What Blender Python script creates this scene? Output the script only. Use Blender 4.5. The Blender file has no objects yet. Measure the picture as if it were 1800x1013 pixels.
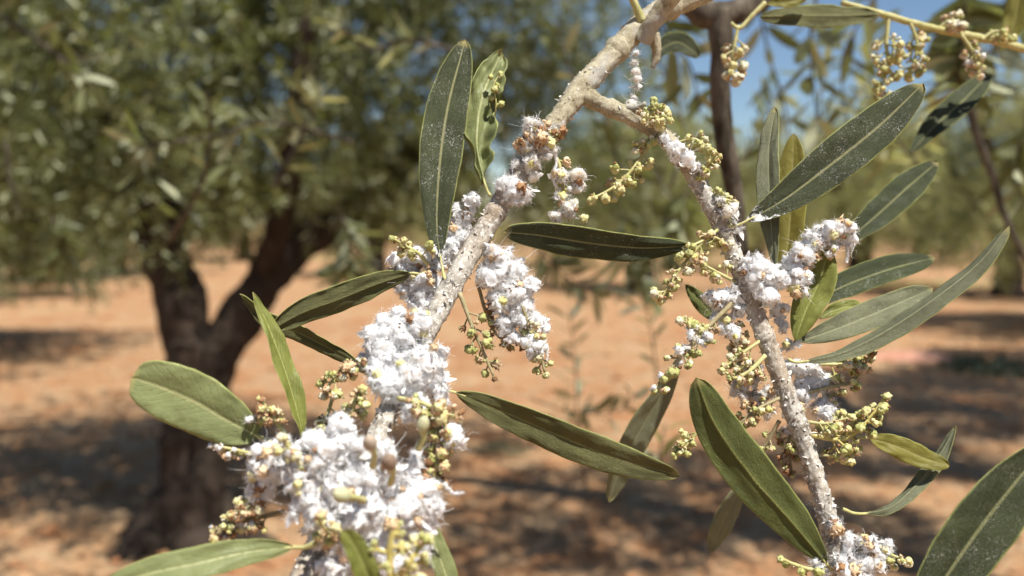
import bpy, bmesh, math, random
import numpy as np
from mathutils import Vector, Matrix, noise as mnoise
random.seed(7); np.random.seed(7)
sc = bpy.context.scene
C = sc.collection
# ------------------------------------------------------------------ camera, sky, sun, exposure
F = 1559.0                      # focal length in photo pixels (1800 wide)
CAM_H = 1.5
PITCH = math.atan(116.5 / F)
cam_d = bpy.data.cameras.new('camera'); cam = bpy.data.objects.new('camera', cam_d); C.objects.link(cam)
cam.location = (0, 0, CAM_H); cam.rotation_euler = (math.pi / 2 - PITCH, 0, 0)
cam_d.sensor_width = 36; cam_d.lens = 36 * F / 1800
cam_d.clip_start = 0.01; cam_d.clip_end = 3000
cam_d.dof.use_dof = True; cam_d.dof.focus_distance = 0.283; cam_d.dof.aperture_fstop = 9.0
sc.camera = cam
SUN = Vector((0.30, -0.40, 0.87)).normalized()
w = bpy.data.worlds.new('World'); sc.world = w; w.use_nodes = True
nt = w.node_tree
sky = nt.nodes.new('ShaderNodeTexSky'); sky.sky_type = 'NISHITA'; sky.sun_disc = False
sky.sun_elevation = math.asin(SUN.z); sky.sun_rotation = math.atan2(SUN.x, SUN.y)
sky.dust_density = 0.0; sky.ozone_density = 3.4; sky.air_density = 1.0
bg = nt.nodes['Background']; bg.inputs['Strength'].default_value = 0.06
nt.links.new(sky.outputs[0], bg.inputs[0])
sl = bpy.data.lights.new('sun', 'SUN'); so = bpy.data.objects.new('sun', sl); C.objects.link(so)
sl.energy = 5.0; sl.angle = math.radians(0.5); sl.color = (1, 0.955, 0.88)
so.rotation_euler = (-SUN).to_track_quat('-Z', 'Y').to_euler()
vs = sc.view_settings
vs.view_transform = 'Standard'; vs.look = 'None'; vs.gamma = 1; vs.exposure = 0.82; vs.use_curve_mapping = False
sc.cycles.max_bounces = 12; sc.cycles.diffuse_bounces = 10; sc.cycles.transmission_bounces = 8; sc.cycles.transparent_max_bounces = 4
sc.cycles.use_denoising = True

CR = Matrix.Rotation(math.pi / 2 - PITCH, 3, 'X')
CP = Vector((0, 0, CAM_H))
def near(d): return .262 - (.262 - d) * 1.55 if d < .262 else d
def P(px, py, d):
    """point seen at photo pixel (px,py) at depth d metres"""
    d = near(d)
    return CP + CR @ Vector(((px - 900) / F * d, -(py - 506.5) / F * d, -d))
def PX(d): return near(d) / F          # size of one photo pixel at depth d
VIEW = CR @ Vector((0, 0, -1))
def G(px, py):
    v = CR @ Vector(((px - 900) / F, -(py - 506.5) / F, -1)); t = -CAM_H / v.z
    return CP + v * t
# ------------------------------------------------------------------ node helpers
def mat(name):
    m = bpy.data.materials.new(name); m.use_nodes = True; m.node_tree.nodes.clear()
    return m, N(m.node_tree)
class N:
    def __init__(s, t): s.t = t
    def new(s, k, **kw):
        n = s.t.nodes.new(k)
        for a, b in kw.items():
            if a == 'inp':
                for i, v in b.items(): n.inputs[i].default_value = v
            else: setattr(n, a, b)
        return n
    def l(s, a, b): s.t.links.new(a, b)
    def coord(s, out='Object', scale=(1, 1, 1)):
        c = s.new('ShaderNodeTexCoord'); m = s.new('ShaderNodeMapping'); m.inputs['Scale'].default_value = scale
        s.l(c.outputs[out], m.inputs[0]); return m.outputs[0]
    def noise(s, vec, scale, detail=4, rough=.55, dist=0):
        n = s.new('ShaderNodeTexNoise', inp={'Scale': scale, 'Detail': detail, 'Roughness': rough, 'Distortion': dist}); s.l(vec, n.inputs['Vector']); return n.outputs['Fac']
    def ramp(s, fac, stops, interp='LINEAR'):
        r = s.new('ShaderNodeValToRGB'); r.color_ramp.interpolation = interp
        e = r.color_ramp.elements
        while len(e) < len(stops): e.new(.5)
        for k, (p, c) in enumerate(stops):
            e[k].position = p; e[k].color = (c, c, c, 1) if isinstance(c, (int, float)) else (*c, 1)
        s.l(fac, r.inputs[0]); return r.outputs[0]
    def mix(s, fac, a, b, mode='MIX'):
        n = s.new('ShaderNodeMix', data_type='RGBA', blend_type=mode)
        for i, v in ((0, fac), (6, a), (7, b)):
            if isinstance(v, (int, float)): n.inputs[i].default_value = v
            elif isinstance(v, tuple): n.inputs[i].default_value = (*v, 1)
            else: s.l(v, n.inputs[i])
        return n.outputs[2]
    def math(s, op, a, b=0., c=0.):
        n = s.new('ShaderNodeMath', operation=op)
        for i, v in enumerate((a, b, c)):
            if isinstance(v, (int, float)): n.inputs[i].default_value = v
            else: s.l(v, n.inputs[i])
        return n.outputs[0]
    def out(s, sh): o = s.new('ShaderNodeOutputMaterial'); s.l(sh, o.inputs[0])
    def bsdf(s, col, rough=.6, spec=.4, normal=None, transl=0, tcol=None, sss=0, sssr=.001):
        p = s.new('ShaderNodeBsdfPrincipled')
        for i, v in (('Base Color', col), ('Roughness', rough), ('Specular IOR Level', spec)):
            if isinstance(v, (int, float)): p.inputs[i].default_value = v
            elif isinstance(v, tuple): p.inputs[i].default_value = (*v, 1)
            else: s.l(v, p.inputs[i])
        if normal is not None: s.l(normal, p.inputs['Normal'])
        if sss:
            p.inputs['Subsurface Weight'].default_value = sss; p.inputs['Subsurface Scale'].default_value = sssr
            p.inputs['Subsurface Radius'].default_value = (1, .9, .8)
        if not transl: s.out(p.outputs[0]); return
        t = s.new('ShaderNodeBsdfTranslucent')
        if tcol is None: tcol = col
        if isinstance(tcol, tuple): t.inputs[0].default_value = (*tcol, 1)
        else: s.l(tcol, t.inputs[0])
        if normal is not None: s.l(normal, t.inputs['Normal'])
        m = s.new('ShaderNodeMixShader'); m.inputs[0].default_value = transl
        s.l(p.outputs[0], m.inputs[1]); s.l(t.outputs[0], m.inputs[2]); s.out(m.outputs[0])
    def bump(s, h, strength=.5, dist=.001):
        b = s.new('ShaderNodeBump', inp={'Strength': strength, 'Distance': dist}); s.l(h, b.inputs['Height']); return b.outputs[0]
# ------------------------------------------------------------------ materials
def leaf_mat(name, col, rib, vein=.13, scales=.3, rough=.42, transl=.12, tcol=None, dust=0., blot=.25):
    m, n = mat(name)
    uv = n.new('ShaderNodeUVMap'); uv.uv_map = 'UVMap'
    sep = n.new('ShaderNodeSeparateXYZ'); n.l(uv.outputs[0], sep.inputs[0])
    u, v = sep.outputs[0], sep.outputs[1]
    av = n.math('ABSOLUTE', n.math('SUBTRACT', v, .5))            # 0 midrib .. .5 edge
    oc = n.coord()
    big = n.noise(oc, 90, 3)
    mid = n.noise(oc, 420, 4, .6)
    dark = tuple(c * (1 - blot) for c in col); lite = tuple(min(1, c * (1 + blot * 1.1)) for c in col)
    base = n.mix(n.ramp(big, [(.35, 0.), (.65, 1.)]), dark, lite)
    base = n.mix(n.math('MULTIPLY', n.ramp(mid, [(.45, 0.), (.7, 1.)]), .35), base, lite)
    # side veins: slanted from the midrib
    ph = n.math('ADD', n.math('MULTIPLY', u, 15.), n.math('MULTIPLY', av, -9.))
    ph = n.math('ADD', ph, n.math('ADD', n.math('MULTIPLY', mid, .8), n.math('MULTIPLY', big, 2.5)))
    fr = n.math('ABSOLUTE', n.math('SUBTRACT', n.math('FRACT', ph), .5))
    vn = n.ramp(fr, [(0., 1.), (.06, .2), (.12, 0.)])
    base = n.mix(n.math('MULTIPLY', vn, vein), base, rib)
    rb = n.ramp(av, [(.0, 1.), (.018, .9), (.035, 0.)])
    base = n.mix(n.math('MULTIPLY', rb, .85), base, rib)
    eg = n.ramp(av, [(.462, 0.), (.492, 1.)])
    base = n.mix(n.math('MULTIPLY', eg, .7), base, (.40, .42, .13))  # lighter margin paints in the light caught along leaf edges
    base = n.mix(n.math('MULTIPLY', n.ramp(u, [(.955, 0.), (.99, 1.)]), .8), base, (.42, .36, .14))
    pt = n.noise(oc, 35, 3, .6)
    base = n.mix(n.math('MULTIPLY', n.ramp(pt, [(.50, 0.), (.66, 1.)]), .35), base, lite)
    bl = n.noise(oc, 700, 3, .7)
    bm_ = n.math('MULTIPLY', n.ramp(bl, [(.66, 0.), (.70, 1.)]), n.ramp(pt, [(.45, 0.), (.6, 1.)]))
    base = n.mix(n.math('MULTIPLY', bm_, .6), base, (.16, .11, .05))
    h = n.math('ADD', n.math('MULTIPLY', mid, .6), n.math('MULTIPLY', vn, .15))
    if scales:
        mp = n.new('ShaderNodeMapping'); mp.inputs['Scale'].default_value = (1, 1, 1); n.l(oc, mp.inputs[0])
        s1 = n.noise(mp.outputs[0], 1500, 3, .7, 1.5)
        s2 = n.noise(oc, 120, 3)
        sm = n.math('MULTIPLY', n.ramp(s1, [(.56, 0.), (.66, 1.)]), n.ramp(s2, [(.44, .05), (.66, 1.)]))
        base = n.mix(n.math('MULTIPLY', sm, scales), base, (.62, .62, .56))
        h = n.math('ADD', h, n.math('MULTIPLY', s1, 1.0))
    if dust:
        d1 = n.noise(oc, 330, 5, .7, .8)
        thr = n.math('SUBTRACT', 1.0, n.math('MULTIPLY', u, 2.6))
        dm = n.ramp(n.math('ADD', n.math('MULTIPLY', thr, .34), n.math('MULTIPLY', d1, .7)), [(.62, 0.), (.66, 1.)])
        base = n.mix(n.math('MULTIPLY', dm, dust), base, (.85, .85, .83))
        h = n.math('ADD', h, n.math('MULTIPLY', dm, 2.))
    n.bsdf(base, rough, .2, n.bump(h, 1., .0005), transl, tcol if tcol else lite)
    return m
def plain_mat(name, a, b, scale, rough=.7, bump=.4, bd=.001, transl=0, spec=.3, lo=.35, hi=.65, detail=5, sx=(1, 1, 1)):
    m, n = mat(name); oc = n.coord(scale=sx)
    f = n.noise(oc, scale, detail, .6)
    n.bsdf(n.mix(n.ramp(f, [(lo, 0.), (hi, 1.)]), a, b), rough, spec, n.bump(f, bump, bd), transl)
    return m
M = {}
M['top'] = leaf_mat('leaf_top_dark', (.040, .048, .019), (.24, .24, .11), scales=.4, dust=0, rough=.5)
M['top_dusty'] = leaf_mat('leaf_top_dusty', (.042, .050, .021), (.28, .27, .13), scales=.7, dust=1., rough=.5)
M['olive'] = leaf_mat('leaf_olive', (.115, .115, .045), (.27, .26, .11), scales=.12, rough=.45, transl=.22, tcol=(.22, .26, .05))
M['green'] = leaf_mat('leaf_green', (.095, .110, .032), (.30, .31, .10), scales=.08, rough=.42, transl=.2, tcol=(.2, .28, .05))
M['under'] = leaf_mat('leaf_under', (.20, .225, .125), (.42, .43, .22), scales=.15, rough=.6, transl=.2, vein=.15, tcol=(.3, .36, .1))
M['pale'] = leaf_mat('leaf_pale_green', (.22, .245, .105), (.46, .47, .23), scales=.0, rough=.42, transl=.3, vein=.12, tcol=(.34, .42, .1), blot=.12)
M['fresh'] = leaf_mat('leaf_fresh', (.20, .215, .055), (.4, .41, .14), scales=.0, rough=.4, transl=.35, tcol=(.36, .40, .06))
M['yellow'] = leaf_mat('leaf_yellow', (.24, .22, .055), (.44, .40, .15), scales=.0, rough=.45, transl=.5, tcol=(.46, .40, .08), vein=.1)
M['grey'] = leaf_mat('leaf_grey', (.15, .155, .09), (.33, .33, .19), scales=.3, rough=.55, transl=.15)
M['rim'] = plain_mat('leaf_rim', (.32, .36, .10), (.42, .44, .14), 600, .45, .1)  # pale edge tone stands in for light on the rims
M['petiole'] = plain_mat('petiole', (.36, .34, .13), (.48, .45, .2), 500, .5, .3)
# stem bark: grey-tan, finely striped and flaky
m, n = mat('bark'); oc = n.coord()
f1 = n.noise(oc, 160, 5, .65); f2 = n.noise(oc, 900, 5, .7, .6); f3 = n.noise(oc, 60, 2)
col = n.mix(n.ramp(f1, [(.35, 0.), (.62, 1.)]), (.15, .125, .095), (.40, .37, .315))
col = n.mix(n.ramp(f2, [(.5, 0.), (.62, .75)]), col, (.70, .67, .61))
col = n.mix(n.math('MULTIPLY', n.ramp(f2, [(.30, 1.), (.38, 0.)]), .7), col, (.10, .07, .045))
col = n.mix(n.math('MULTIPLY', n.ramp(f3, [(.5, 0.), (.62, 1.)]), .6), col, (.26, .19, .12))
n.bsdf(col, .75, .3, n.bump(n.math('ADD', f2, n.math('MULTIPLY', f1, .6)), .6, .0004)); M['bark'] = m
m, n = mat('bark_tan'); oc = n.coord()
f1 = n.noise(oc, 170, 5, .65); f2 = n.noise(oc, 1300, 5, .7, .8); f3 = n.noise(oc, 75, 3)
col = n.mix(n.ramp(f1, [(.36, 0.), (.62, 1.)]), (.22, .185, .11), (.42, .375, .26))
col = n.mix(n.math('MULTIPLY', n.ramp(f2, [(.54, 0.), (.62, 1.)]), .55), col, (.56, .53, .44))
col = n.mix(n.math('MULTIPLY', n.ramp(f2, [(.34, 1.), (.42, 0.)]), .6), col, (.12, .09, .06))
col = n.mix(n.math('MULTIPLY', n.ramp(f3, [(.54, 0.), (.62, 1.)]), .7), col, (.33, .32, .30))
n.bsdf(col, .7, .2, n.bump(n.math('ADD', f2, f1), .8, .0005)); M['bark_tan'] = m
M['bark_dark'] = plain_mat('bark_dark', (.030, .025, .018), (.135, .112, .085), 90, .95, 1., .003, spec=.05, sx=(1, 1, .4))
m, n = mat('trunk_bark'); oc = n.coord(scale=(1, 1, .35))
f1 = n.noise(oc, 9, 6, .7, .5); f2 = n.noise(oc, 30, 4)
col = n.mix(n.ramp(f1, [(.35, 0.), (.65, 1.)]), (.016, .012, .009), (.058, .042, .031))
n.bsdf(col, .9, .15, n.bump(n.math('ADD', f1, n.math('MULTIPLY', f2, .3)), 1., .03)); M['trunk'] = m
# cottony wax
def wax_mat(name, white, stain, amt):
    m, n = mat(name); oc = n.coord()
    f1 = n.noise(oc, 130, 4, .6, .5); f2 = n.noise(oc, 1400, 4, .7, 1.)
    f3 = n.noise(oc, 420, 4, .65, .8)
    sm = n.math('MULTIPLY', n.ramp(f1, [(.46, 0.), (.60, 1.)]), n.ramp(f3, [(.46, 0.), (.62, 1.)]))
    col = n.mix(n.math('MULTIPLY', sm, amt), white, stain)
    n.bsdf(col, .75, .25, n.bump(f2, .35, .0003), .3, col, sss=.6, sssr=.0022); return m
M['wax'] = wax_mat('cotton_wax', (.95, .95, .95), (.50, .36, .22), .75)
M['wax_cream'] = wax_mat('cotton_wax_cream', (.80, .75, .66), (.42, .30, .17), .85)
m, n = mat('wax_fibre'); oc = n.coord()
n.bsdf((.97, .97, .97), .8, .1, None, .5, (.97, .97, .97)); M['fibre'] = m
M['speck'] = plain_mat('frass_speck', (.06, .035, .02), (.20, .11, .05), 800, .8)
M['flake'] = plain_mat('bark_flake', (.50, .46, .40), (.72, .69, .64), 700, .7)
# flower buds
M['bud_green'] = plain_mat('bud_green', (.34, .35, .09), (.56, .55, .25), 420, .5, .5, .0004, .2)
M['bud_yellow'] = plain_mat('bud_yellow', (.56, .50, .16), (.74, .69, .40), 420, .5, .5, .0004, .2)
M['bud_cream'] = plain_mat('bud_cream', (.62, .56, .34), (.78, .74, .58), 420, .55, .5, .0004, .2)
M['bud_brown'] = plain_mat('bud_brown', (.14, .065, .03), (.40, .22, .10), 420, .7, .8, .0005)
M['bud_tan'] = plain_mat('bud_tan', (.42, .26, .12), (.66, .50, .33), 420, .7, .8, .0005)
M['stalk'] = plain_mat('flower_stalk', (.36, .34, .12), (.52, .48, .24), 300, .55, .4, .0003, .1)
M['stalk_dark'] = plain_mat('flower_stalk_dark', (.20, .17, .08), (.36, .30, .17), 300, .6, .4, .0003)
M['stalk_yellow'] = plain_mat('flower_stalk_yellow', (.52, .44, .13), (.66, .58, .24), 300, .5, .4, .0003, .2)
# background foliage: colour per leaf
def foliage_mat(name, dark, mid, silver, transl=.32, tcol=(.26, .30, .07)):
    m, n = mat(name)
    a = n.new('ShaderNodeAttribute', attribute_name='tint')
    col = n.ramp(a.outputs['Fac'], [(0., dark), (.55, mid), (.8, silver), (1., tuple(min(1, c * 1.25) for c in silver))])
    n.bsdf(col, .45, .22, None, transl, tcol); return m
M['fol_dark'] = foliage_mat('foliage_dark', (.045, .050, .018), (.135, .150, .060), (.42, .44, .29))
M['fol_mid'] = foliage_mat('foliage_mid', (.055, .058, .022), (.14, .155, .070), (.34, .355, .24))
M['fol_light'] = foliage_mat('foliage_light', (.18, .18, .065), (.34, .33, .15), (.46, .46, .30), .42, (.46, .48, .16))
# soil
m, n = mat('soil'); oc = n.coord()
f1 = n.noise(oc, .55, 5, .65); f2 = n.noise(oc, 3.2, 6, .65); f3 = n.noise(oc, 22, 5, .7)
col = n.mix(n.ramp(f1, [(.35, 0.), (.62, 1.)]), (.285, .108, .040), (.36, .205, .100))
col = n.mix(n.ramp(f2, [(.38, 0.), (.62, .8)]), col, (.40, .285, .168))
col = n.mix(n.math('MULTIPLY', n.ramp(f3, [(.38, 1.), (.50, 0.)]), .7), col, (.20, .105, .055))
n.bsdf(col, .95, .1, n.bump(n.math('ADD', n.math('MULTIPLY', f3, .5), f2), .8, .05)); M['soil'] = m
M['red_soil'] = plain_mat('red_soil', (.34, .15, .10), (.46, .25, .17), 5, .95, .6, .02)
M['weed'] = plain_mat('weed', (.07, .085, .045), (.16, .175, .10), 9, .7, 0, transl=.2)
M['straw'] = plain_mat('straw', (.34, .33, .13), (.48, .44, .22), 6, .8, 0, transl=.2)
M['litter'] = plain_mat('litter', (.10, .065, .035), (.30, .22, .13), 3, .8, 0)
M['stone'] = plain_mat('stone', (.25, .10, .04), (.38, .23, .12), 12, .95, .5, .01)
# ------------------------------------------------------------------ mesh helpers
class MB:
    def __init__(s): s.v = []; s.f = []; s.m = []; s.uv = None; s.n = 0
    def add(s, verts, faces, mi=0):
        verts = np.asarray(verts, dtype=float).reshape(-1, 3)
        s.v.append(verts)
        for f in faces: s.f.append(tuple(i + s.n for i in f)); s.m.append(mi)
        s.n += len(verts)
    def mesh(s, name, mats, smooth=True):
        me = bpy.data.meshes.new(name)
        V = np.concatenate(s.v) if s.v else np.zeros((0, 3))
        me.from_pydata(V.tolist(), [], s.f)
        for m in mats: me.materials.append(m)
        me.polygons.foreach_set('material_index', s.m)
        me.polygons.foreach_set('use_smooth', [smooth] * len(s.f))
        me.update(); return me
    def obj(s, name, mats, parent=None, smooth=True, origin=None):
        return link(name, s.mesh(name, mats, smooth), parent, origin)
def link(name, me, parent=None, origin=None):
    if origin is not None:
        o_ = Vector(origin); me.transform(Matrix.Translation(-o_))
    o = bpy.data.objects.new(name, me); C.objects.link(o)
    if origin is not None: o.location = origin
    if parent is not None:
        o.parent = parent
        o.location = (Vector(origin) if origin is not None else Vector((0, 0, 0))) - world_of(parent)
    return o
def world_of(o):
    p = Vector(o.location); q = o.parent
    while q: p += q.location; q = q.parent
    return p
def tag(o, label=None, cat=None, group=None, kind=None):
    for k, v in (('label', label), ('category', cat), ('group', group), ('kind', kind)):
        if v: o[k] = v
    return o
def thing(name, label, cat, loc, group=None):
    o = bpy.data.objects.new(name, None); C.objects.link(o); o.location = loc; o.empty_display_size = .02
    return tag(o, label, cat, group)
def cat_rom(pts, n):
    """smooth curve through pts, n samples, even in arc length"""
    P_ = [Vector(p) for p in pts]
    P_ = [P_[0] * 2 - P_[1]] + P_ + [P_[-1] * 2 - P_[-2]]
    out = []; ts = []
    for i in range(1, len(P_) - 2):
        for k in range(12):
            t = k / 12
            a, b, c, d = P_[i - 1], P_[i], P_[i + 1], P_[i + 2]
            out.append(.5 * ((2 * b) + (c - a) * t + (2 * a - 5 * b + 4 * c - d) * t * t + (3 * b - a - 3 * c + d) * t ** 3)); ts.append(i - 1 + t)
    out.append(P_[-2]); ts.append(len(pts) - 1)
    A = np.array([list(p) for p in out]); L = np.concatenate([[0], np.cumsum(np.linalg.norm(np.diff(A, axis=0), axis=1))])
    s = np.linspace(0, L[-1], n)
    R = np.stack([np.interp(s, L, A[:, k]) for k in range(3)], 1)
    return R, np.interp(s, L, ts)
def frames(R, ref=None):
    T = np.gradient(R, axis=0); T /= np.linalg.norm(T, axis=1)[:, None] + 1e-12
    u = np.array(ref if ref is not None else (0.3, 0.5, 0.8)); U = []
    for t in T:
        u = u - t * np.dot(u, t); u = u / (np.linalg.norm(u) + 1e-12); U.append(u)
    U = np.array(U); return T, U, np.cross(T, U)
def tube(mb, pts, radii, n=24, sides=10, amp=0., freq=300., mi=0, caps=True, striate=0.):
    R, ts = cat_rom(pts, n)
    rad = np.interp(ts, np.arange(len(pts)), radii)
    T, U, W = frames(R)
    vs_ = []
    for i in range(n):
        for k in range(sides):
            a = 2 * math.pi * k / sides
            d = U[i] * math.cos(a) + W[i] * math.sin(a)
            p = R[i] + d * rad[i]
            if amp:
                q = Vector(p * freq)
                h = mnoise.noise(q) + .5 * mnoise.noise(q * 2.3) + .3 * mnoise.noise(q * 5.1)
                p = p + d * amp * h
            if striate: p = p + d * striate * mnoise.noise(Vector((math.cos(a) * 5, math.sin(a) * 5, ts[i] * 3)))
            vs_.append(p)
    fs = [(i * sides + k, i * sides + (k + 1) % sides, (i + 1) * sides + (k + 1) % sides, (i + 1) * sides + k) for i in range(n - 1) for k in range(sides)]
    if caps: fs += [tuple(range(sides))[::-1], tuple((n - 1) * sides + k for k in range(sides))]
    mb.add(vs_, fs, mi)
    return R, T, rad
# ------------------------------------------------------------------ leaves
def leaf_mesh(name, R, W0, NN, halfw, prof, fold, curl, wave, mats, M_=10, thick=.00032, seed=0, bites=0, twist=0):
    """two-sided leaf body on spine R; W0 width dirs; NN normals (towards the upper face)"""
    n = len(R); rnd = random.Random(seed)
    vv = np.linspace(-1, 1, 2 * M_ + 1)
    # cluster samples at the edge and the midrib
    top = np.zeros((n, len(vv), 3)); bot = np.zeros_like(top)
    off = rnd.random() * 50
    for i in range(n):
        u = i / (n - 1)
        hw = halfw * prof(u)
        for j, v in enumerate(vv):
            a = abs(v)
            hw2 = hw * (1 + .05 * mnoise.noise(Vector((u * 9 + off, math.copysign(3, v), 0))))
            if bites: hw2 *= 1 - bites * max(0, mnoise.noise(Vector((u * 6 + off * 1.7, math.copysign(7, v), 3.)))) * 2.2
            side = math.cos(fold) * a - .10 * curl * a ** 3
            up = math.sin(fold) * a - curl * a ** 3 * .5
            wv = wave * mnoise.noise(Vector((u * 5 + off, v * 1.3, off))) + wave * .35 * mnoise.noise(Vector((u * 14 + off, v * 3, off)))
            p = R[i] + W0[i] * math.copysign(side, v) * hw2 + NN[i] * (up * hw2 + wv * a)
            rib = math.exp(-(v * hw / .00045) ** 2) * min(1, hw / .002)
            th = thick * (.9 if a < .98 else .35) * .5
            top[i, j] = p + NN[i] * (th - rib * .00012)
            bot[i, j] = p - NN[i] * (th + rib * .00045)
    K = len(vv)
    V = np.concatenate([top.reshape(-1, 3), bot.reshape(-1, 3)]); off_b = n * K
    F_, MI, UV = [], [], []
    def uvp(i, j): return (i / (n - 1), vv[j] * .5 + .5)
    for i in range(n - 1):
        for j in range(K - 1):
            q = [(i, j), (i + 1, j), (i + 1, j + 1), (i, j + 1)]
            F_.append([a * K + b for a, b in q]); MI.append(0); UV += [uvp(*x) for x in q]
            q = q[::-1]
            F_.append([off_b + a * K + b for a, b in q]); MI.append(1); UV += [uvp(*x) for x in q]
        for j in (0, K - 1):
            q = [i * K + j, off_b + i * K + j, off_b + (i + 1) * K + j, (i + 1) * K + j]
            if j: q = q[::-1]
            F_.append(q); MI.append(2); UV += [(0, 1)] * 4
    me = bpy.data.meshes.new(name); me.from_pydata(V.tolist(), [], F_)
    for m in mats: me.materials.append(m)
    me.polygons.foreach_set('material_index', MI); me.polygons.foreach_set('use_smooth', [True] * len(F_))
    uvl = me.uv_layers.new(name='UVMap'); uvl.data.foreach_set('uv', np.array(UV).ravel())
    me.update(); return me
def profile(a, b):
    pk = a / (a + b); nm = pk ** a * (1 - pk) ** b
    return lambda u: max(.012, (max(u, 0) ** a * max(1 - u, 0) ** b) / nm)
def leaf(parent, pts, wpx, show='top', mats=('top', 'under'), roll=0, fold=12, curl=.15, wave=.0014, a=.75, b=.62, petiole=None, pr=2.6, label=None, seed=None, bites=0, tw=0, rim='rim', n=44, bend=0):
    """pts: (px,py,d) from base to tip; wpx: greatest width in photo pixels; show: the face towards the camera"""
    W3 = [P(*p) for p in pts]
    R, ts = cat_rom(W3, n)
    T = np.gradient(R, axis=0); T /= np.linalg.norm(T, axis=1)[:, None]
    dm = float(np.mean([p[2] for p in pts])); W0 = []; NN = []
    for i, t in enumerate(T):
        c = (R[i] - np.array(CP)); c /= np.linalg.norm(c)
        wd = np.cross(t, c); wd /= np.linalg.norm(wd); nn = np.cross(wd, t)
        if np.dot(nn, c) > 0: nn = -nn; wd = -wd
        ang = math.radians(roll + tw * (i / (n - 1) - .5))
        wd, nn = wd * math.cos(ang) + nn * math.sin(ang), nn * math.cos(ang) - wd * math.sin(ang)
        if show != 'top': nn = -nn; wd = -wd
        W0.append(wd); NN.append(nn)
    hw = wpx * .44 * PX(dm) / max(.3, abs(math.cos(math.radians(roll))))/max(.5, math.cos(math.radians(fold)))
    if seed is None: seed = int(pts[0][0] * 7 + pts[0][1])
    me = leaf_mesh('leaf', R, np.array(W0), np.array(NN), hw, profile(a, b), math.radians(fold), curl, wave, [M[mats[0]], M[mats[1]], M[rim]], seed=seed, bites=bites)
    o = link('leaf', me, parent, R[0].tolist())
    if label: o['label'] = label
    if petiole:
        mb = MB(); q = [P(*petiole), (P(*petiole) + Vector(R[0])) / 2 + Vector((0, 0, -.0006)), Vector(R[0]), Vector(R[2])]
        tube(mb, q, [PX(dm) * pr * 1.3, PX(dm) * pr, PX(dm) * pr * .9, PX(dm) * pr * .6], 12, 8, .00006, 900)
        mb.obj('petiole', [M['petiole']], o, origin=R[0].tolist())
    return o
# ------------------------------------------------------------------ flower buds
def bud_mesh(name, m, seed, kind):
    rnd = random.Random(seed); bm = bmesh.new()
    bmesh.ops.create_icosphere(bm, subdivisions=3, radius=1)
    for v in bm.verts:
        p = v.co.copy(); ang = math.atan2(p.y, p.x); r = math.hypot(p.x, p.y)
        if kind == 'bud':
            g = .20 * math.cos(4 * ang) * max(0, p.z + .2) * r
            v.co = p * (1 + g) * (1 + .30 * mnoise.noise(p * 2.1 + Vector((seed, 0, 0)))); v.co.z *= 1.12 if p.z > 0 else .9
            if p.z > .85: v.co.z -= .12
        elif kind == 'dry':
            h = mnoise.noise(p * 2.1 + Vector((seed, 3, 0))) * .55 + mnoise.noise(p * 5.5 + Vector((seed, 3, 9))) * .28
            v.co = p * (.9 + h); v.co.z *= .95
        else:                                                      # oval unopened shoot bud
            v.co = p * (1 + .05 * mnoise.noise(p * 3)); v.co.z *= 1.45; v.co.x *= 1 - .15 * p.z; v.co.y *= 1 - .15 * p.z
    # calyx teeth round the base, petal tips round the top
    if kind != 'oval':
        for k in range(4 + (kind == 'dry') * 3):
            a = 2 * math.pi * k / (4 + (kind == 'dry') * 3) + rnd.random(); 
            z0 = -.55 if kind == 'bud' else rnd.uniform(-.6, .7)
            ln = rnd.uniform(.45, .85) if kind == 'bud' else rnd.uniform(.5, 1.0)
            d = Vector((math.cos(a), math.sin(a), 0)); s = Vector((-math.sin(a), math.cos(a), 0))
            v0 = bm.verts.new(d * .8 + s * .36 + Vector((0, 0, z0))); v1 = bm.verts.new(d * .8 - s * .36 + Vector((0, 0, z0)))
            v2 = bm.verts.new(d * (1.15 + .25 * rnd.random()) + Vector((0, 0, z0 + ln))); v3 = bm.verts.new(d * .86 + Vector((0, 0, z0 + ln * .4)))
            bm.faces.new((v0, v1, v2)); bm.faces.new((v1, v3, v2)); bm.faces.new((v3, v0, v2))
    for f in bm.faces: f.smooth = True
    me = bpy.data.meshes.new(name); bm.to_mesh(me); bm.free(); me.materials.append(m); return me
BUD = {}
for key, mm, kd in (('g', 'bud_green', 'bud'), ('y', 'bud_yellow', 'bud'), ('c', 'bud_cream', 'bud'), ('b', 'bud_brown', 'dry'), ('t', 'bud_tan', 'dry'), ('w', 'wax', 'dry'), ('d', 'bud_green', 'dry')):
    BUD[key] = [bud_mesh('bud', M[mm], 11 * s + ord(key), kd) for s in range(3)]
M['ov_a'] = plain_mat('shoot_bud_brown', (.16, .09, .055), (.40, .31, .23), 420, .7, .6, .0004)
M['ov_b'] = plain_mat('shoot_bud_tan', (.26, .18, .12), (.56, .48, .38), 420, .6, .4, .0004)
M['ov_c'] = plain_mat('shoot_bud_green', (.30, .31, .13), (.60, .58, .40), 420, .6, .4, .0004)
OVAL = [bud_mesh('shoot_bud', M['ov_a'], 5, 'oval'), bud_mesh('shoot_bud', M['ov_b'], 6, 'oval'), bud_mesh('shoot_bud', M['ov_c'], 7, 'oval')]
N_BUD = [0]; EXTRA = []                                            # extra: (mesh, matrix) merged later as one mass
def axis_mat(p, z, s, spin=0):
    q = Vector(z).to_track_quat('Z', 'Y').to_matrix() @ Matrix.Rotation(spin, 3, 'Z')
    m = q.to_4x4() @ Matrix.Diagonal((s, s, s, 1)); m.translation = p; return m
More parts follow.
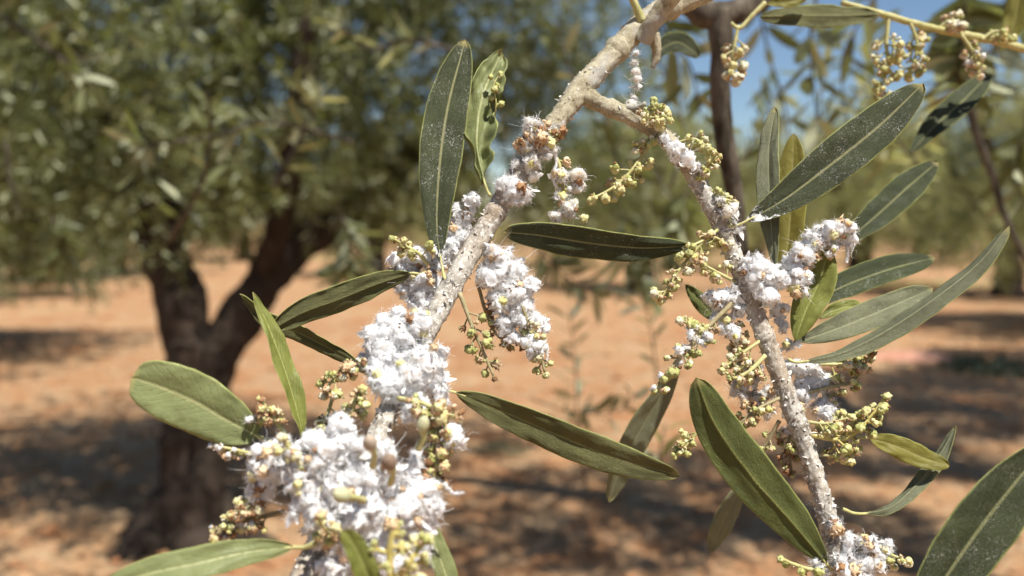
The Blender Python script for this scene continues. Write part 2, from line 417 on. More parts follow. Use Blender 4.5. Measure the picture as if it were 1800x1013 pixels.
def cluster(parent, pts, n, mix, r=7, spread=20, stalk='stalk', sw=3.2, seed=1, extra=.7, single=True, name='flower_cluster', label=None, branch=4):
    rnd = random.Random(seed * 31 + 5); n = int(n * 1.5 + .5)
    mix = mix * 3 + 'dt'
    W3 = [P(*p) for p in pts]; dm = np.mean([p[2] for p in pts]); px = PX(dm)
    mb = MB(); R, T, _ = tube(mb, W3, np.linspace(sw, sw * .55, len(W3)) * px, 22, 8, .00012, 700)
    buds = []
    for i in range(n):
        t = .22 + .78 * (i + .5) / n if n > 1 else 1
        k = min(21, int(t * 21)); base = Vector(R[k]); tv = Vector(T[k])
        a = i * 2.4 + rnd.uniform(-.5, .5); e = Vector((math.cos(a), math.sin(a) * .8, rnd.uniform(-.7, .5)))
        side = (e - tv * e.dot(tv)).normalized()
        ln = spread * px * rnd.uniform(.45, 1.05) * (1 - .35 * t)
        if i == n - 1: side, ln = tv, spread * px * .3
        d = (side + tv * .55 + Vector((0, 0, -.25))).normalized()
        tip = base + d * ln
        tube(mb, [base, base + d * ln * .5 + side * ln * .08, tip], [sw * .42 * px, sw * .36 * px, sw * .45 * px], 6, 6)
        sz = r * px * rnd.uniform(.5, .88); key = rnd.choice(mix)
        buds.append((key, rnd.randrange(3), tip + d * sz * .7, d, sz, rnd.random() * 6))
        for q in range(branch):
            if rnd.random() < extra * 1.0:
                d2 = (d + Vector((rnd.uniform(-1, 1), rnd.uniform(-1, 1), rnd.uniform(-1, 1)))).normalized()
                b2 = base + d * ln * rnd.uniform(.4, .9); t2 = b2 + d2 * ln * .55
                tube(mb, [b2, (b2 + t2) / 2, t2], [sw * .3 * px] * 3, 4, 5)
                s2 = sz * rnd.uniform(.5, .85)
                EXTRA.append((BUD[rnd.choice(mix)][rnd.randrange(3)], axis_mat(t2 + d2 * s2 * .6, d2, s2, rnd.random() * 6)))
                for _ in range(2):
                    s3 = sz * rnd.uniform(.2, .38); d3 = Vector((rnd.gauss(0, 1), rnd.gauss(0, 1), rnd.gauss(0, 1))).normalized()
                    EXTRA.append((BUD[rnd.choice('dtbbc')][rnd.randrange(3)], axis_mat(t2 + d3 * sz * rnd.uniform(.5, 1.3), d3, s3, rnd.random() * 6)))
    root = mb.obj(name, [M[stalk]], parent, origin=W3[0])
    if label: root['label'] = label
    pw = world_of(root)
    for key, v, p, d, s, sp in buds:
        m4 = axis_mat(p, d, s, sp)
        if single and N_BUD[0] < 98:
            N_BUD[0] += 1
            o = bpy.data.objects.new('bud', BUD[key][v]); C.objects.link(o); o.parent = root
            m4.translation = p - pw; o.matrix_local = m4
            if key in 'bt': o['label'] = 'withered brown bud'
        else: EXTRA.append((BUD[key][v], m4))
    return root
def merge_extra(name, parent):
    if not EXTRA: return
    V, Fc, MI, mats = [], [], [], []; n0 = 0
    for me, m4 in EXTRA:
        mt = me.materials[0]
        if mt not in mats: mats.append(mt)
        a = np.empty(len(me.vertices) * 3); me.vertices.foreach_get('co', a); a = a.reshape(-1, 3)
        M4 = np.array(m4); V.append(a @ M4[:3, :3].T + M4[:3, 3])
        for p in me.polygons: Fc.append([i + n0 for i in p.vertices]); MI.append(mats.index(mt))
        n0 += len(a)
    me = bpy.data.meshes.new(name); me.from_pydata(np.concatenate(V).tolist(), [], Fc)
    for m_ in mats: me.materials.append(m_)
    me.polygons.foreach_set('material_index', MI); me.polygons.foreach_set('use_smooth', [True] * len(Fc)); me.update()
    o = link(name, me, parent, world_of(parent)); o['kind'] = 'stuff'; EXTRA.clear(); return o
# ------------------------------------------------------------------ cottony wax
def strands(mb, pts, nrm, lo, hi, w, rnd, mi=0, droop=.0, flat=.5):
    """small curled flakes and fibres standing on a surface"""
    V, Fc = [], []; n0 = 0
    for p, nn in zip(pts, nrm):
        p = np.array(p); nn = np.array(nn)
        t = np.random.normal(size=3); t -= nn * t.dot(nn); t /= np.linalg.norm(t) + 1e-9
        lean = rnd.uniform(.1, 1.6); d = nn + t * lean; d /= np.linalg.norm(d)
        ln = rnd.uniform(lo, hi) * (1.5 if rnd.random() < .08 else 1)
        s = np.cross(d, nn + .01 * t); s /= np.linalg.norm(s) + 1e-9
        cur = np.random.normal(size=3) * .5 - nn * .2; cur[2] -= droop
        if rnd.random() < flat:                                    # flake: a curled plate
            ww = w * rnd.uniform(1.2, 3.2); segs = 3
            rows = []
            for k in range(segs + 1):
                u = k / segs; c = p + d * ln * u * .8 + cur * ln * u * u * .6 - nn * ln * .15
                wd = ww * (.55 + .6 * math.sin(math.pi * min(1, u * .8 + .1))) * (1 if k < segs else .35) * rnd.uniform(.7, 1.25)
                rows += [c - s * wd, c + nn * wd * .5, c + s * wd]
            V += rows
            for k in range(segs):
                a = n0 + k * 3; Fc += [(a, a + 1, a + 4, a + 3), (a + 1, a + 2, a + 5, a + 4)]
            n0 += 3 * (segs + 1)
        else:                                                      # fibre: tapering three-sided thread
            ww = w * rnd.uniform(.22, .5); segs = 4; b2 = np.cross(d, s)
            for k in range(segs + 1):
                u = k / segs; c = p + d * ln * u + cur * ln * u * u * .8 - nn * ln * .1
                r_ = ww * (1 - .8 * u)
                for a in (0, 2.1, 4.2): V.append(c + s * math.cos(a) * r_ + b2 * math.sin(a) * r_)
            for k in range(segs):
                for a in range(3):
                    i0 = n0 + k * 3 + a; i1 = n0 + k * 3 + (a + 1) % 3
                    Fc.append((i0, i1, i1 + 3, i0 + 3))
            n0 += 3 * (segs + 1)
    if V: mb.add(V, Fc, mi)
def fuzz(mb, V, NR, cnt, lo, hi, w, mi=0, seg=4):
    """many fine curling cotton fibres, built at once"""
    idx = np.random.randint(0, len(V), cnt); p = V[idx]; nn = NR[idx]
    t = np.random.normal(size=(cnt, 3)); d = nn * np.random.uniform(.15, 1.1, (cnt, 1)) + t * .55; d /= np.linalg.norm(d, axis=1)[:, None]
    ln = np.random.uniform(lo, hi, (cnt, 1)); cur = np.random.normal(size=(cnt, 3)) * .55 - nn * .25; c2 = np.random.normal(size=(cnt, 3)) * .22
    a = np.cross(d, t + .01); a /= np.linalg.norm(a, axis=1)[:, None] + 1e-9; b = np.cross(d, a); ww = w * np.random.uniform(.6, 1.4, (cnt, 1))
    rows = []
    for k in range(seg + 1):
        u = k / seg; c = p + d * ln * u + cur * ln * u * u + c2 * ln * math.sin(u * 6.3) - nn * ln * .08
        for q in (0, 2.1, 4.2): rows.append(c + (a * math.cos(q) + b * math.sin(q)) * ww * (1 - .75 * u))
    VV = np.stack(rows, 1).reshape(-1, 3); m_ = 3 * (seg + 1)
    loc = [(k * 3 + q, k * 3 + (q + 1) % 3, k * 3 + 3 + (q + 1) % 3, k * 3 + 3 + q) for k in range(seg) for q in range(3)]
    Fc = (np.array(loc)[None] + (np.arange(cnt) * m_)[:, None, None]).reshape(-1, 4)
    mb.add(VV, Fc.tolist(), mi)
def wax(label, balls, d, amp=1., strand=1., m='wax', specks=20, seed=1, dz=1., voxel=.00055, name='wax_clump', flaky=1., debris=0, dmix='ttybw'):
    """balls: (px,py,r_px[,depth]); lumps fused, roughened, then covered in flakes, threads and dark specks"""
    rnd = random.Random(seed); np.random.seed(seed)
    bm = bmesh.new(); cs = []
    for b in balls:
        dd = b[3] if len(b) > 3 else d
        c = P(b[0], b[1], dd); r = (b[2] * 1.02 + .5) * PX(dd)
        c = c + VIEW * rnd.uniform(-.35, .35) * r * dz
        cs.append((c, r))
        for k in range(6):
            q = Vector((rnd.gauss(0, 1), rnd.gauss(0, 1), rnd.gauss(0, 1))).normalized() * r * rnd.uniform(.5, .95)
            rr = r * rnd.uniform(.28, .45)
            m4 = Matrix.Translation(c + q) @ Vector((rnd.gauss(0, 1), rnd.gauss(0, 1), rnd.gauss(0, 1))).to_track_quat('Z', 'Y').to_matrix().to_4x4() @ Matrix.Diagonal((rnd.uniform(.5, 1), rnd.uniform(.5, 1), rnd.uniform(1.0, 2.0), 1))
            bmesh.ops.create_icosphere(bm, subdivisions=2, radius=rr, matrix=m4)
        m4 = Matrix.Translation(c) @ Matrix.Rotation(rnd.random() * 3, 4, 'Y') @ Matrix.Diagonal((rnd.uniform(.6, 1), .8, rnd.uniform(.6, 1), 1))
        bmesh.ops.create_icosphere(bm, subdivisions=3, radius=r * .85, matrix=m4)
    me = bpy.data.meshes.new('tmp'); bm.to_mesh(me); bm.free()
    o = bpy.data.objects.new('tmp', me); C.objects.link(o)
    md = o.modifiers.new('r', 'REMESH'); md.mode = 'VOXEL'; md.voxel_size = voxel
    sm = o.modifiers.new('s', 'SMOOTH'); sm.iterations = 7
    dg = bpy.context.evaluated_depsgraph_get(); me2 = bpy.data.meshes.new_from_object(o.evaluated_get(dg))
    bpy.data.objects.remove(o)
    nv = len(me2.vertices); V = np.empty(nv * 3); me2.vertices.foreach_get('co', V); V = V.reshape(-1, 3)
    NR = np.array([list(v.normal) for v in me2.vertices])
    Fc = [tuple(p.vertices) for p in me2.polygons]
    D = np.zeros(nv); S = Vector((seed * .37, 0, 0))
    for i in range(nv):
        q = Vector(V[i])
        wv = mnoise.noise_vector(q * 240 + S)
        a = mnoise.noise(q * 150 + S) * .0024 + mnoise.noise(q * 330 + S) * .0007
        sp = max(0, mnoise.noise(q * 640 + wv * 1.6) + .08) ** 1.4 * .0026
        pit = max(0, mnoise.noise(q * 330 - S) - .15) * -.0022
        r2 = (1 - abs(mnoise.noise(q * 1150 + wv)) * 2.6) * .00035
        D[i] = (a + pit + r2 * .8 + sp) * amp
        V[i] += (np.array(wv) + np.array((0, 0, -.35))) * sp * 1.0 * amp
    V = V + NR * D[:, None]
    for q_ in range(int(debris * .75)):
        for _ in range(30):
            i = rnd.randrange(nv)
            if Vector(NR[i]).dot(VIEW) < -.2: break
        nn_ = Vector(NR[i]); sz_ = rnd.uniform(.0008, .0017) * (1.3 if rnd.random() < .2 else 1); dv = (nn_ + Vector((rnd.gauss(0, .5), 0, rnd.gauss(0, .5)))).normalized()
        EXTRA.append((BUD[rnd.choice(dmix)][rnd.randrange(3)], axis_mat(Vector(V[i]) - nn_ * sz_ * .15, dv, sz_, rnd.random() * 6)))
    mb = MB(); mb.add(V, Fc, 0)
    area = nv * voxel * voxel
    k = int(min(9000, area * 1e6 * .35 * strand)); idx = np.random.randint(0, nv, k)
    strands(mb, V[idx], NR[idx], .0005, .0016, .00018, rnd, 2, .1, .4 * flaky)
    k = int(k * .22); idx = np.random.randint(0, nv, k)
    strands(mb, V[idx], NR[idx], .0018, .0040, .00020, rnd, 0, .2, .18)
    kk = int(min(420, area * 1e6 * .045 * strand)); idx = np.random.randint(0, nv, kk)
    strands(mb, V[idx], NR[idx], .0012, .0030, .00038, rnd, 2, .3, .8)
    fuzz(mb, V, NR, int(min(26000, area * 1e6 * 5.0 * strand)), .0004, .0014, .000055, 2)
    fuzz(mb, V, NR, int(min(1500, area * 1e6 * .07 * strand)), .0022, .0048, .00009, 2, seg=6)
    idx = np.random.randint(0, nv, int(specks * 2.2)); bmv = bmesh.new()
    for i in idx:
        s = rnd.uniform(.00018, .0005)
        m4 = axis_mat(Vector(V[i] + NR[i] * s * .3), NR[i], s) @ Matrix.Diagonal((1, rnd.uniform(.5, 1), .6, 1))
        bmesh.ops.create_icosphere(bmv, subdivisions=1, radius=1, matrix=m4)
    mb.add([v.co[:] for v in bmv.verts], [tuple(v.index for v in f.verts) for f in bmv.faces], 1); bmv.free()
    ob = mb.obj(name, [M[m], M['speck'], M['fibre']], origin=cs[0][0])
    tag(ob, label, 'wax clump', 'clumps of cottony white wax on the olive stems'); return ob
# ------------------------------------------------------------------ ground
def ground():
    xs = np.unique(np.concatenate([np.linspace(-12, 12, 200), np.linspace(-60, 60, 60), np.linspace(-900, 900, 24)]))
    ys = np.unique(np.concatenate([np.linspace(-6, 14, 170), np.linspace(-40, 80, 60), np.linspace(-900, 900, 24)]))
    V = []
    for y in ys:
        for x in xs:
            r = math.hypot(x, y); k = max(0, 1 - r / 60)
            z = (.045 * mnoise.noise(Vector((x * .55, y * .55, 0))) + .022 * mnoise.noise(Vector((x * 2.1, y * 2.1, 5))) + .014 * mnoise.noise(Vector((x * 5.3, y * 5.3, 9)))) * k
            V.append((x, y, z))
    nx = len(xs); Fc = [(j * nx + i, j * nx + i + 1, (j + 1) * nx + i + 1, (j + 1) * nx + i) for j in range(len(ys) - 1) for i in range(nx - 1)]
    mb = MB(); mb.add(V, Fc); tag(mb.obj('ground', [M['soil']]), kind='structure')
ground()
def gz(x, y):
    k = max(0, 1 - math.hypot(x, y) / 60)
    return (.045 * mnoise.noise(Vector((x * .55, y * .55, 0))) + .022 * mnoise.noise(Vector((x * 2.1, y * 2.1, 5))) + .014 * mnoise.noise(Vector((x * 5.3, y * 5.3, 9)))) * k
# clods and stones lying on the soil: nobody could count them
def clods():
    rnd = random.Random(3); mb = MB(); bm = bmesh.new(); bmesh.ops.create_icosphere(bm, subdivisions=2, radius=1)
    base = np.array([v.co[:] for v in bm.verts]); fs = [tuple(v.index for v in f.verts) for f in bm.faces]; bm.free()
    for k in range(2600):
        y = 2.2 + 11 * rnd.random() ** 1.5; x = rnd.uniform(-.75, .75) * y; s = rnd.uniform(.008, .03) * (2 if rnd.random() < .05 else 1)
        o = np.array([mnoise.noise(Vector(b * 1.7) + Vector((k * .7, 0, 0))) for b in base])
        mb.add(base * (1 + .45 * o[:, None]) * np.array([s, s * rnd.uniform(.6, 1.2), s * .6]) + np.array([x, y, gz(x, y) + s * .25]), fs)
    tag(mb.obj('clods', [M['stone']]), kind='stuff')
clods()
def litter():
    rnd = random.Random(8); V, Fc = [], []; n0 = 0
    for k in range(5200):
        y = 3.2 + 7 * rnd.random() ** 1.3; x = rnd.uniform(-.62, .62) * y; z = gz(x, y) + .006
        a = rnd.random() * 6.28; d = np.array([math.cos(a), math.sin(a), rnd.uniform(-.2, .3)]); s_ = np.array([-math.sin(a), math.cos(a), rnd.uniform(-.3, .3)]); l = rnd.uniform(.03, .06); p = np.array([x, y, z])
        V += [p, p + d * l * .5 + s_ * l * .12, p + d * l + np.array([0, 0, l * .15]), p + d * l * .5 - s_ * l * .12]; Fc.append((n0, n0 + 1, n0 + 2, n0 + 3)); n0 += 4
    mb = MB(); mb.add(V, Fc); tag(mb.obj('leaf_litter', [M['litter']], smooth=False), kind='stuff')
litter()
def weeds(name, label, cat, x, y, rx, ry, n, h, m, kind=None):
    rnd = random.Random(int(x * 100)); V, Fc = [], []; n0 = 0
    for k in range(n):
        a, r = rnd.random() * 6.28, math.sqrt(rnd.random()); px, py = x + math.cos(a) * r * rx, y + math.sin(a) * r * ry
        hh = h * rnd.uniform(.4, 1) * (1.15 - r * .7); d = Vector((rnd.gauss(0, .5), rnd.gauss(0, .5), 1)).normalized(); s = Vector((rnd.gauss(0, 1), rnd.gauss(0, 1), 0)).normalized() * h * .05
        b = Vector((px, py, gz(px, py) - .004)); m1 = b + d * hh * .55; t = b + d * hh + Vector((d.x, d.y, -.25)) * hh * .4
        V += [b - s * .5, b + s * .5, m1 + s, m1 - s, t]; Fc += [(n0, n0 + 1, n0 + 2, n0 + 3), (n0 + 3, n0 + 2, n0 + 4)]; n0 += 5
    mb = MB(); mb.add(V, Fc); o = mb.obj(name, [M[m]], smooth=False, origin=(x, y, gz(x, y)))
    return tag(o, label, cat, None, kind)
# ------------------------------------------------------------------ trees
def spray_template(seed, L=.24, nodes=10, leaf_l=.055, leaf_w=.011):
    """a twig with opposite leaves: vertices, faces, leaf id"""
    rnd = random.Random(seed); V, Fc, ID = [], [], []; n0 = 0
    p = Vector((0, 0, 0)); d = Vector((0, 0, 1)); k = 0
    for i in range(nodes):
        d = (d + Vector((rnd.gauss(0, .12), rnd.gauss(0, .12), -.03))).normalized(); q = p + d * L / nodes
        # twig as a thin three-sided stick
        r = .0016 * (1 - i / nodes * .6); u = d.orthogonal().normalized(); w_ = d.cross(u)
        for c in (p, q):
            for a in (0, 2.1, 4.2): V.append(c + (u * math.cos(a) + w_ * math.sin(a)) * r)
        for a in range(3): Fc.append((n0 + a, n0 + (a + 1) % 3, n0 + 3 + (a + 1) % 3, n0 + 3 + a)); ID.append(-1)
        n0 += 6
        for s in (0, math.pi):
            a = i * 1.57 + s + rnd.gauss(0, .3); o = (u * math.cos(a) + w_ * math.sin(a))
            ld = (o * 1.0 + d * rnd.uniform(.5, 1.3)).normalized(); ln = leaf_l * rnd.uniform(.65, 1.15) * (1 - .3 * (i / nodes) ** 3)
            sd = ld.cross(d + Vector((rnd.gauss(0, .4), rnd.gauss(0, .4), rnd.gauss(0, .4)))).normalized(); up = sd.cross(ld)
            lw = leaf_w * .5 * rnd.uniform(.8, 1.2)
            b = q
            V += [b, b + ld * ln * .35 + sd * lw, b + ld * ln * .38 - up * lw * .25, b + ld * ln * .35 - sd * lw, b + ld * ln * .72 + sd * lw * .75 - up * ln * .03, b + ld * ln * .74 - up * (lw * .25 + ln * .04), b + ld * ln * .72 - sd * lw * .75 - up * ln * .03, b + ld * ln - up * ln * .1]
            for f in ((0, 2, 1), (0, 3, 2), (1, 2, 5, 4), (2, 3, 6, 5), (4, 5, 7), (5, 6, 7)): Fc.append(tuple(n0 + c for c in f)); ID.append(k)
            n0 += 8; k += 1
        p = q
    return np.array([list(v) for v in V]), Fc, np.array(ID), k
TPL = [spray_template(s) for s in range(6)]
def foliage_mesh(name, clumps, n, m, seed, scale=1., out=.6, droop=.35, centre=None):
    """clumps: (x,y,z,rx,ry,rz); sprays through the clumps' volume, denser to the shell"""
    rs = np.random.RandomState(seed); VV, FQ, FT, TQ, TT, n0 = [], [], [], [], [], 0
    wts = np.array([c[3] * c[4] * c[5] for c in clumps]) ** .75; wts /= wts.sum()
    which = rs.choice(len(clumps), n, p=wts)
    prep = []
    for V, Fc, ID, k in TPL:
        q = np.array([f for f in Fc if len(f) == 4]); t = np.array([f for f in Fc if len(f) == 3])
        iq = np.array([i for f, i in zip(Fc, ID) if len(f) == 4]); it = np.array([i for f, i in zip(Fc, ID) if len(f) == 3]); prep.append((V, q, t, iq, it, k))
    for j in range(n):
        c = np.array(clumps[which[j]]); u = rs.normal(size=3); u /= np.linalg.norm(u); r = rs.uniform(.35, 1.) ** .6
        p = c[:3] + u * r * c[3:6]
        d = u * out + rs.normal(size=3) * .45 + np.array([0, 0, -droop * rs.rand()]); d /= np.linalg.norm(d)
        a = np.cross(d, rs.normal(size=3)); a /= np.linalg.norm(a); b = np.cross(d, a)
        V, q, t, iq, it, k = prep[rs.randint(len(prep))]; s = scale * rs.uniform(.7, 1.25)
        VV.append((V * s) @ np.array([a, b, d]) + p); FQ.append(q + n0); FT.append(t + n0)
        base = rs.rand() * .35; tint = np.clip(base + rs.rand(k + 1) ** 1.6 * .65, 0, 1); tint[-1] = .1
        TQ.append(tint[iq]); TT.append(tint[it]); n0 += len(V)
    V = np.concatenate(VV); Q = np.concatenate(FQ); T = np.concatenate(FT); tq = np.concatenate(TQ); tt = np.concatenate(TT)
    me = bpy.data.meshes.new(name); me.vertices.add(len(V)); me.vertices.foreach_set('co', V.ravel())
    nl = len(Q) * 4 + len(T) * 3; me.loops.add(nl); me.loops.foreach_set('vertex_index', np.concatenate([Q.ravel(), T.ravel()]))
    me.polygons.add(len(Q) + len(T)); st = np.concatenate([np.arange(len(Q)) * 4, len(Q) * 4 + np.arange(len(T)) * 3])
    me.polygons.foreach_set('loop_start', st)
    me.update(calc_edges=True); me.validate()
    at = me.attributes.new('tint', 'FLOAT', 'FACE'); at.data.foreach_set('value', np.concatenate([tq, tt]))
    me.materials.append(m); return me
def trunk_mesh(paths, sides=16, amp=.05):
    mb = MB()
    for pts, rad in paths: tube(mb, pts, rad, max(14, len(pts) * 7), sides, amp * rad[0] / .2, 5.5, striate=amp * .5 * rad[0] / .2)
    return mb.mesh('trunk', [M['trunk']])
exec_trees = True
# the big forked tree, four metres off
tx, ty = G(335, 955).x, G(335, 955).y
def at(px, py, dy=0): 
    return P(px, py, (ty + dy) / math.cos(PITCH))
tb = Vector((tx, ty, gz(tx, ty) - .06))
tr = thing('olive_tree', 'big olive tree with a forked dark trunk and low dense crown', 'tree', tb)
paths = [([tb, at(338, 850), at(345, 740), at(352, 660), at(362, 600)], [.20, .150, .140, .145, .155]),
         ([at(350, 640), at(325, 560), at(298, 470), at(275, 380), at(232, 260, .1), at(165, 150, .2), at(90, 30, .3)], [.12, .11, .105, .10, .10, .10, .08]),
         ([at(365, 640), at(420, 565), at(468, 490), at(525, 425, .15), at(610, 385, .3), at(700, 300, .5), at(800, 150, .6)], [.115, .10, .095, .09, .08, .06, .05]),
         ([at(275, 380), at(330, 250, .3), at(420, 80, .5), at(480, -120, .6)], [.09, .075, .06, .04]),
         ([at(468, 490), at(500, 350, -.3), at(520, 200, -.5), at(560, -60, -.6)], [.07, .055, .05, .03])]
for a, l in ((0, .55), (1.3, .5), (2.6, .55), (3.9, .5), (5.1, .5)):
    e = Vector((math.cos(a) * l, math.sin(a) * l * .8, -.10)); paths.append(([tb + Vector((0, 0, .30)), tb + e * .45 + Vector((0, 0, .13)), tb + e], [.13, .11, .04]))
link('trunk', trunk_mesh(paths), tr, tb)
cl = []
def cpx(px, py, dy, rx, rz=None, ry=None): c = at(px, py, dy); cl.append((c.x, c.y, c.z, rx, ry or rx, rz or rx * .8))
cpx(60, 300, .2, .55, .42); cpx(-60, 180, 0, .7); cpx(120, 100, -.3, .6); cpx(240, -40, 0, .8); cpx(-100, -60, 0, .8)
cpx(380, 60, -.4, .6); cpx(430, 190, -.5, .55, .38); cpx(330, 260, .5, .5, .35); cpx(520, 270, .1, .5, .38); cpx(600, 120, -.2, .6)
cpx(700, 220, .2, .5, .42); cpx(790, 120, .2, .55); cpx(860, 260, .3, .45, .35); cpx(700, 20, 0, .7); cpx(880, 0, .3, .6); cpx(500, -120, .2, .9)
cpx(150, 330, .9, .55, .30); cpx(430, 330, .9, .5, .28); cpx(960, 200, .7, .42, .4); cpx(560, 360, 1.0, .45, .25); cpx(990, 60, .6, .45); cpx(1060, 180, .9, .4, .35); cpx(1080, 30, 1.2, .4); cpx(1110, 290, 1.4, .45, .3); cpx(1010, 330, 1.5, .5, .25); cpx(860, 350, 1.4, .4, .2)
cpx(200, 250, -1., .4, .3); cpx(700, -250, 0, 1.1, .8); cpx(250, -300, 0, 1.2, .8); cpx(40, 370, -.1, .4, .25); cpx(140, 200, .8, .8, .6); cpx(420, 150, 1., .8, .6); cpx(700, 130, 1., .8, .55); cpx(300, 340, .9, .4, .22); cpx(640, 330, .4, .3, .25); cpx(-60, 330, .4, .5, .35); cpx(210, 380, -.2, .3, .16); cpx(420, 390, .4, .3, .18)
cl += [(-1.6, 5.0, 4.1, 1.2, .9, .6), (-.6, 4.4, 3.9, .8, .7, .5)]
cl_big = cl
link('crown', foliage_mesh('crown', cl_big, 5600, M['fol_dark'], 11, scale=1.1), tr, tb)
# the tree this branch belongs to: trunk out of the frame, limbs reach overhead
ob_ = Vector((3.6, 2.0, gz(3.6, 2.0) - .05))
t2 = thing('olive_tree', 'olive tree whose high limbs reach over from beside the camera, casting dappled shade', 'tree', ob_)
link('trunk', trunk_mesh([([ob_, ob_ + Vector((-.1, 0, .6)), ob_ + Vector((-.2, .1, 1.3))], [.3, .22, .2]),
                          ([ob_ + Vector((-.2, .1, 1.2)), (2.6, 2.6, 2.6), (1.6, 3.2, 3.4), (.3, 3.5, 3.8)], [.17, .12, .09, .05]),
                          ([ob_ + Vector((-.2, .1, 1.2)), (3.7, 3.2, 2.6), (4.0, 4.6, 3.7), (4.3, 6, 4.2)], [.17, .12, .09, .05])]), t2, ob_)
cl2 = [(1.2, 2.3, 3.6, .4, .3, .25), (1.8, 2.4, 3.7, .45, .35, .3), (2.3, 2.8, 3.8, .5, .4, .3), (2.7, 3.5, 3.9, .5, .4, .3), (1.6, 3.3, 3.7, .45, .3, .3), (1.0, 2.9, 3.6, .3, .2, .2), (2.9, 2.5, 3.8, .5, .5, .4),
       (3.9, 3.7, 4.3, .7, .6, .4), (4.7, 4.6, 4.5, .8, .6, .45), (5.5, 5.4, 4.6, .9, .7, .5), (6.4, 6.5, 4.8, .9, .7, .5), (5.1, 6.3, 4.8, .6, .4, .4), (7.2, 7.4, 5.0, .9, .7, .5), (-.1, .62, 3.25, .34, .26, .14), (.95, .4, 3.35, .32, .28, .15)]  # unseen clumps laid out for ground shade; last two added to shade twigs
link('crown', foliage_mesh('crown', cl2, 9500, M['fol_mid'], 12), t2, ob_)
# orchard rows beyond: three builds, copied
def orchard(seed, m, n=2600):
    rnd = random.Random(seed)
    pa = [([(0, 0, -.1), (.03, 0, .5), (-.03, .02, 1.0)], [.36, .25, .24])]
    cl = []
    for k in range(4):
        a = k * 1.57 + rnd.uniform(-.4, .4); l = rnd.uniform(.9, 1.3)
        pa.append(([(-.03, .02, .9), (math.cos(a) * .35, math.sin(a) * .35, 1.5), (math.cos(a) * l, math.sin(a) * l, 2.3), (math.cos(a) * l * 1.3, math.sin(a) * l * 1.3, 3.1)], [.15, .12, .08, .04]))
        for q in range(4):
            b = a + rnd.uniform(-.8, .8); r = rnd.uniform(.5, 1.6); cl.append((math.cos(b) * r, math.sin(b) * r, rnd.uniform(1.5, 3.5), rnd.uniform(.5, .85), rnd.uniform(.5, .85), rnd.uniform(.4, .7)))
        cl.append((math.cos(a + .7) * 1.5, math.sin(a + .7) * 1.5, 1.25, .6, .6, .5)); cl.append((math.cos(a) * 1.9, math.sin(a) * 1.9, 1.5, .6, .6, .6))
    cl.append((0, 0, 3.2, 1.0, 1.0, .7))
    return trunk_mesh(pa, 12), foliage_mesh('crown', cl, n, M[m], seed + 50, scale=1.6, droop=.6)
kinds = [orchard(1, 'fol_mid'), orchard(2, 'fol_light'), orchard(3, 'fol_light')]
spots = [  # px of trunk, distance, kind, scale, rotation, label
    (195, 25, 0, 1.35, .3, 'olive tree with a slim leaning trunk seen past the forked tree'),
    (1775, 17.5, 0, 1.0, 1.2, 'olive tree with a dark stout trunk beside the longest upswept leaf'),
    (1515, 21, 1, 1.05, 2.1, 'sunlit pale olive tree behind the blurred leaves on the far side of the lane'),
    (1620, 31, 2, 1.1, .9, 'smaller far olive tree in the gap behind the upswept leaf'),
    (1130, 19, 2, 1.0, 3.0, 'olive tree behind the horizontal dark leaf'),
    (985, 29, 1, 1.0, 4.1, 'far olive tree seen between the two infested stems'),
    (660, 24, 1, 1.0, 5.0, 'olive tree seen past the tips of the forked tree limb'),
    (430, 34, 2, 1.0, .1, 'far olive tree framed by the fork of the big trunk'),
    (30, 30, 2, 1.05, 2.7, 'far pale olive tree at the end of the row beyond the forked tree'),
    (1330, 27, 1, 1.0, 1.9, 'olive tree seen behind the upright grey leaf'),
    (-150, 9.5, 0, 1.1, .9, 'olive tree just outside the view whose shade bands the lane near the forked trunk'),
    (-60, 16.5, 0, 1.1, 3.3, 'olive tree beyond the frame edge, second of those shading the lane beside the forked tree'),
    (60, 22, 0, 1.0, 2.0, 'dark olive tree under the low fringe of the forked tree crown, at the frame edge'),
    (1940, 12, 1, 1.0, 2.5, 'pale olive tree cut by the frame edge above the longest leaf'),
    (300, 43, 1, 1.1, 4.4, 'tiny distant olive tree next to the upright limb of the forked trunk'),
    (560, 46, 2, 1.1, 1.1, 'tiny distant olive tree under the outer limb of the forked tree'),
    (800, 44, 1, 1.1, 2.2, 'tiny distant olive tree hidden mostly by the shaded wax patch'),
    (1060, 47, 2, 1.1, 3.3, 'tiny distant olive tree just below the level dark leaf'),
    (1240, 42, 1, 1.1, 5.5, 'tiny distant olive tree beside the foot of the hanging dark branch'),
    (1450, 44, 2, 1.1, .6, 'tiny distant olive tree behind the club-shaped wax plug'),
    (1700, 47, 1, 1.1, 1.7, 'tiny distant olive tree between the longest leaf and the stout trunk'),
    (110, 48, 2, 1.1, 2.8, 'tiny distant olive tree beside the slim leaning trunk')]
FAR = 'one of the small distant olive trees closing the view along the orchard horizon'
for px, dist, k, s, rot, lab in spots:
    x = (px - 900) / F * dist; z = gz(x, dist)
    r = thing('olive_tree', lab or FAR, 'tree', (x, dist, z), 'olive trees of the orchard rows beyond')
    r.scale = (s, s, s); r.rotation_euler = (0, 0, rot)
    for nm, me in zip(('trunk', 'crown'), kinds[k]):
        o = bpy.data.objects.new(nm, me); C.objects.link(o); o.parent = r
grove = [(x, 70 + 6 * math.sin(x * .31), 2.2, 3.6, 2.5, 2.2) for x in range(-60, 64, 4)]
go_ = link('distant_grove', foliage_mesh('distant_grove', grove, 2600, M['fol_light'], 77, scale=5.0, droop=.2), None, (0, 70, 0)); go_['kind'] = 'stuff'
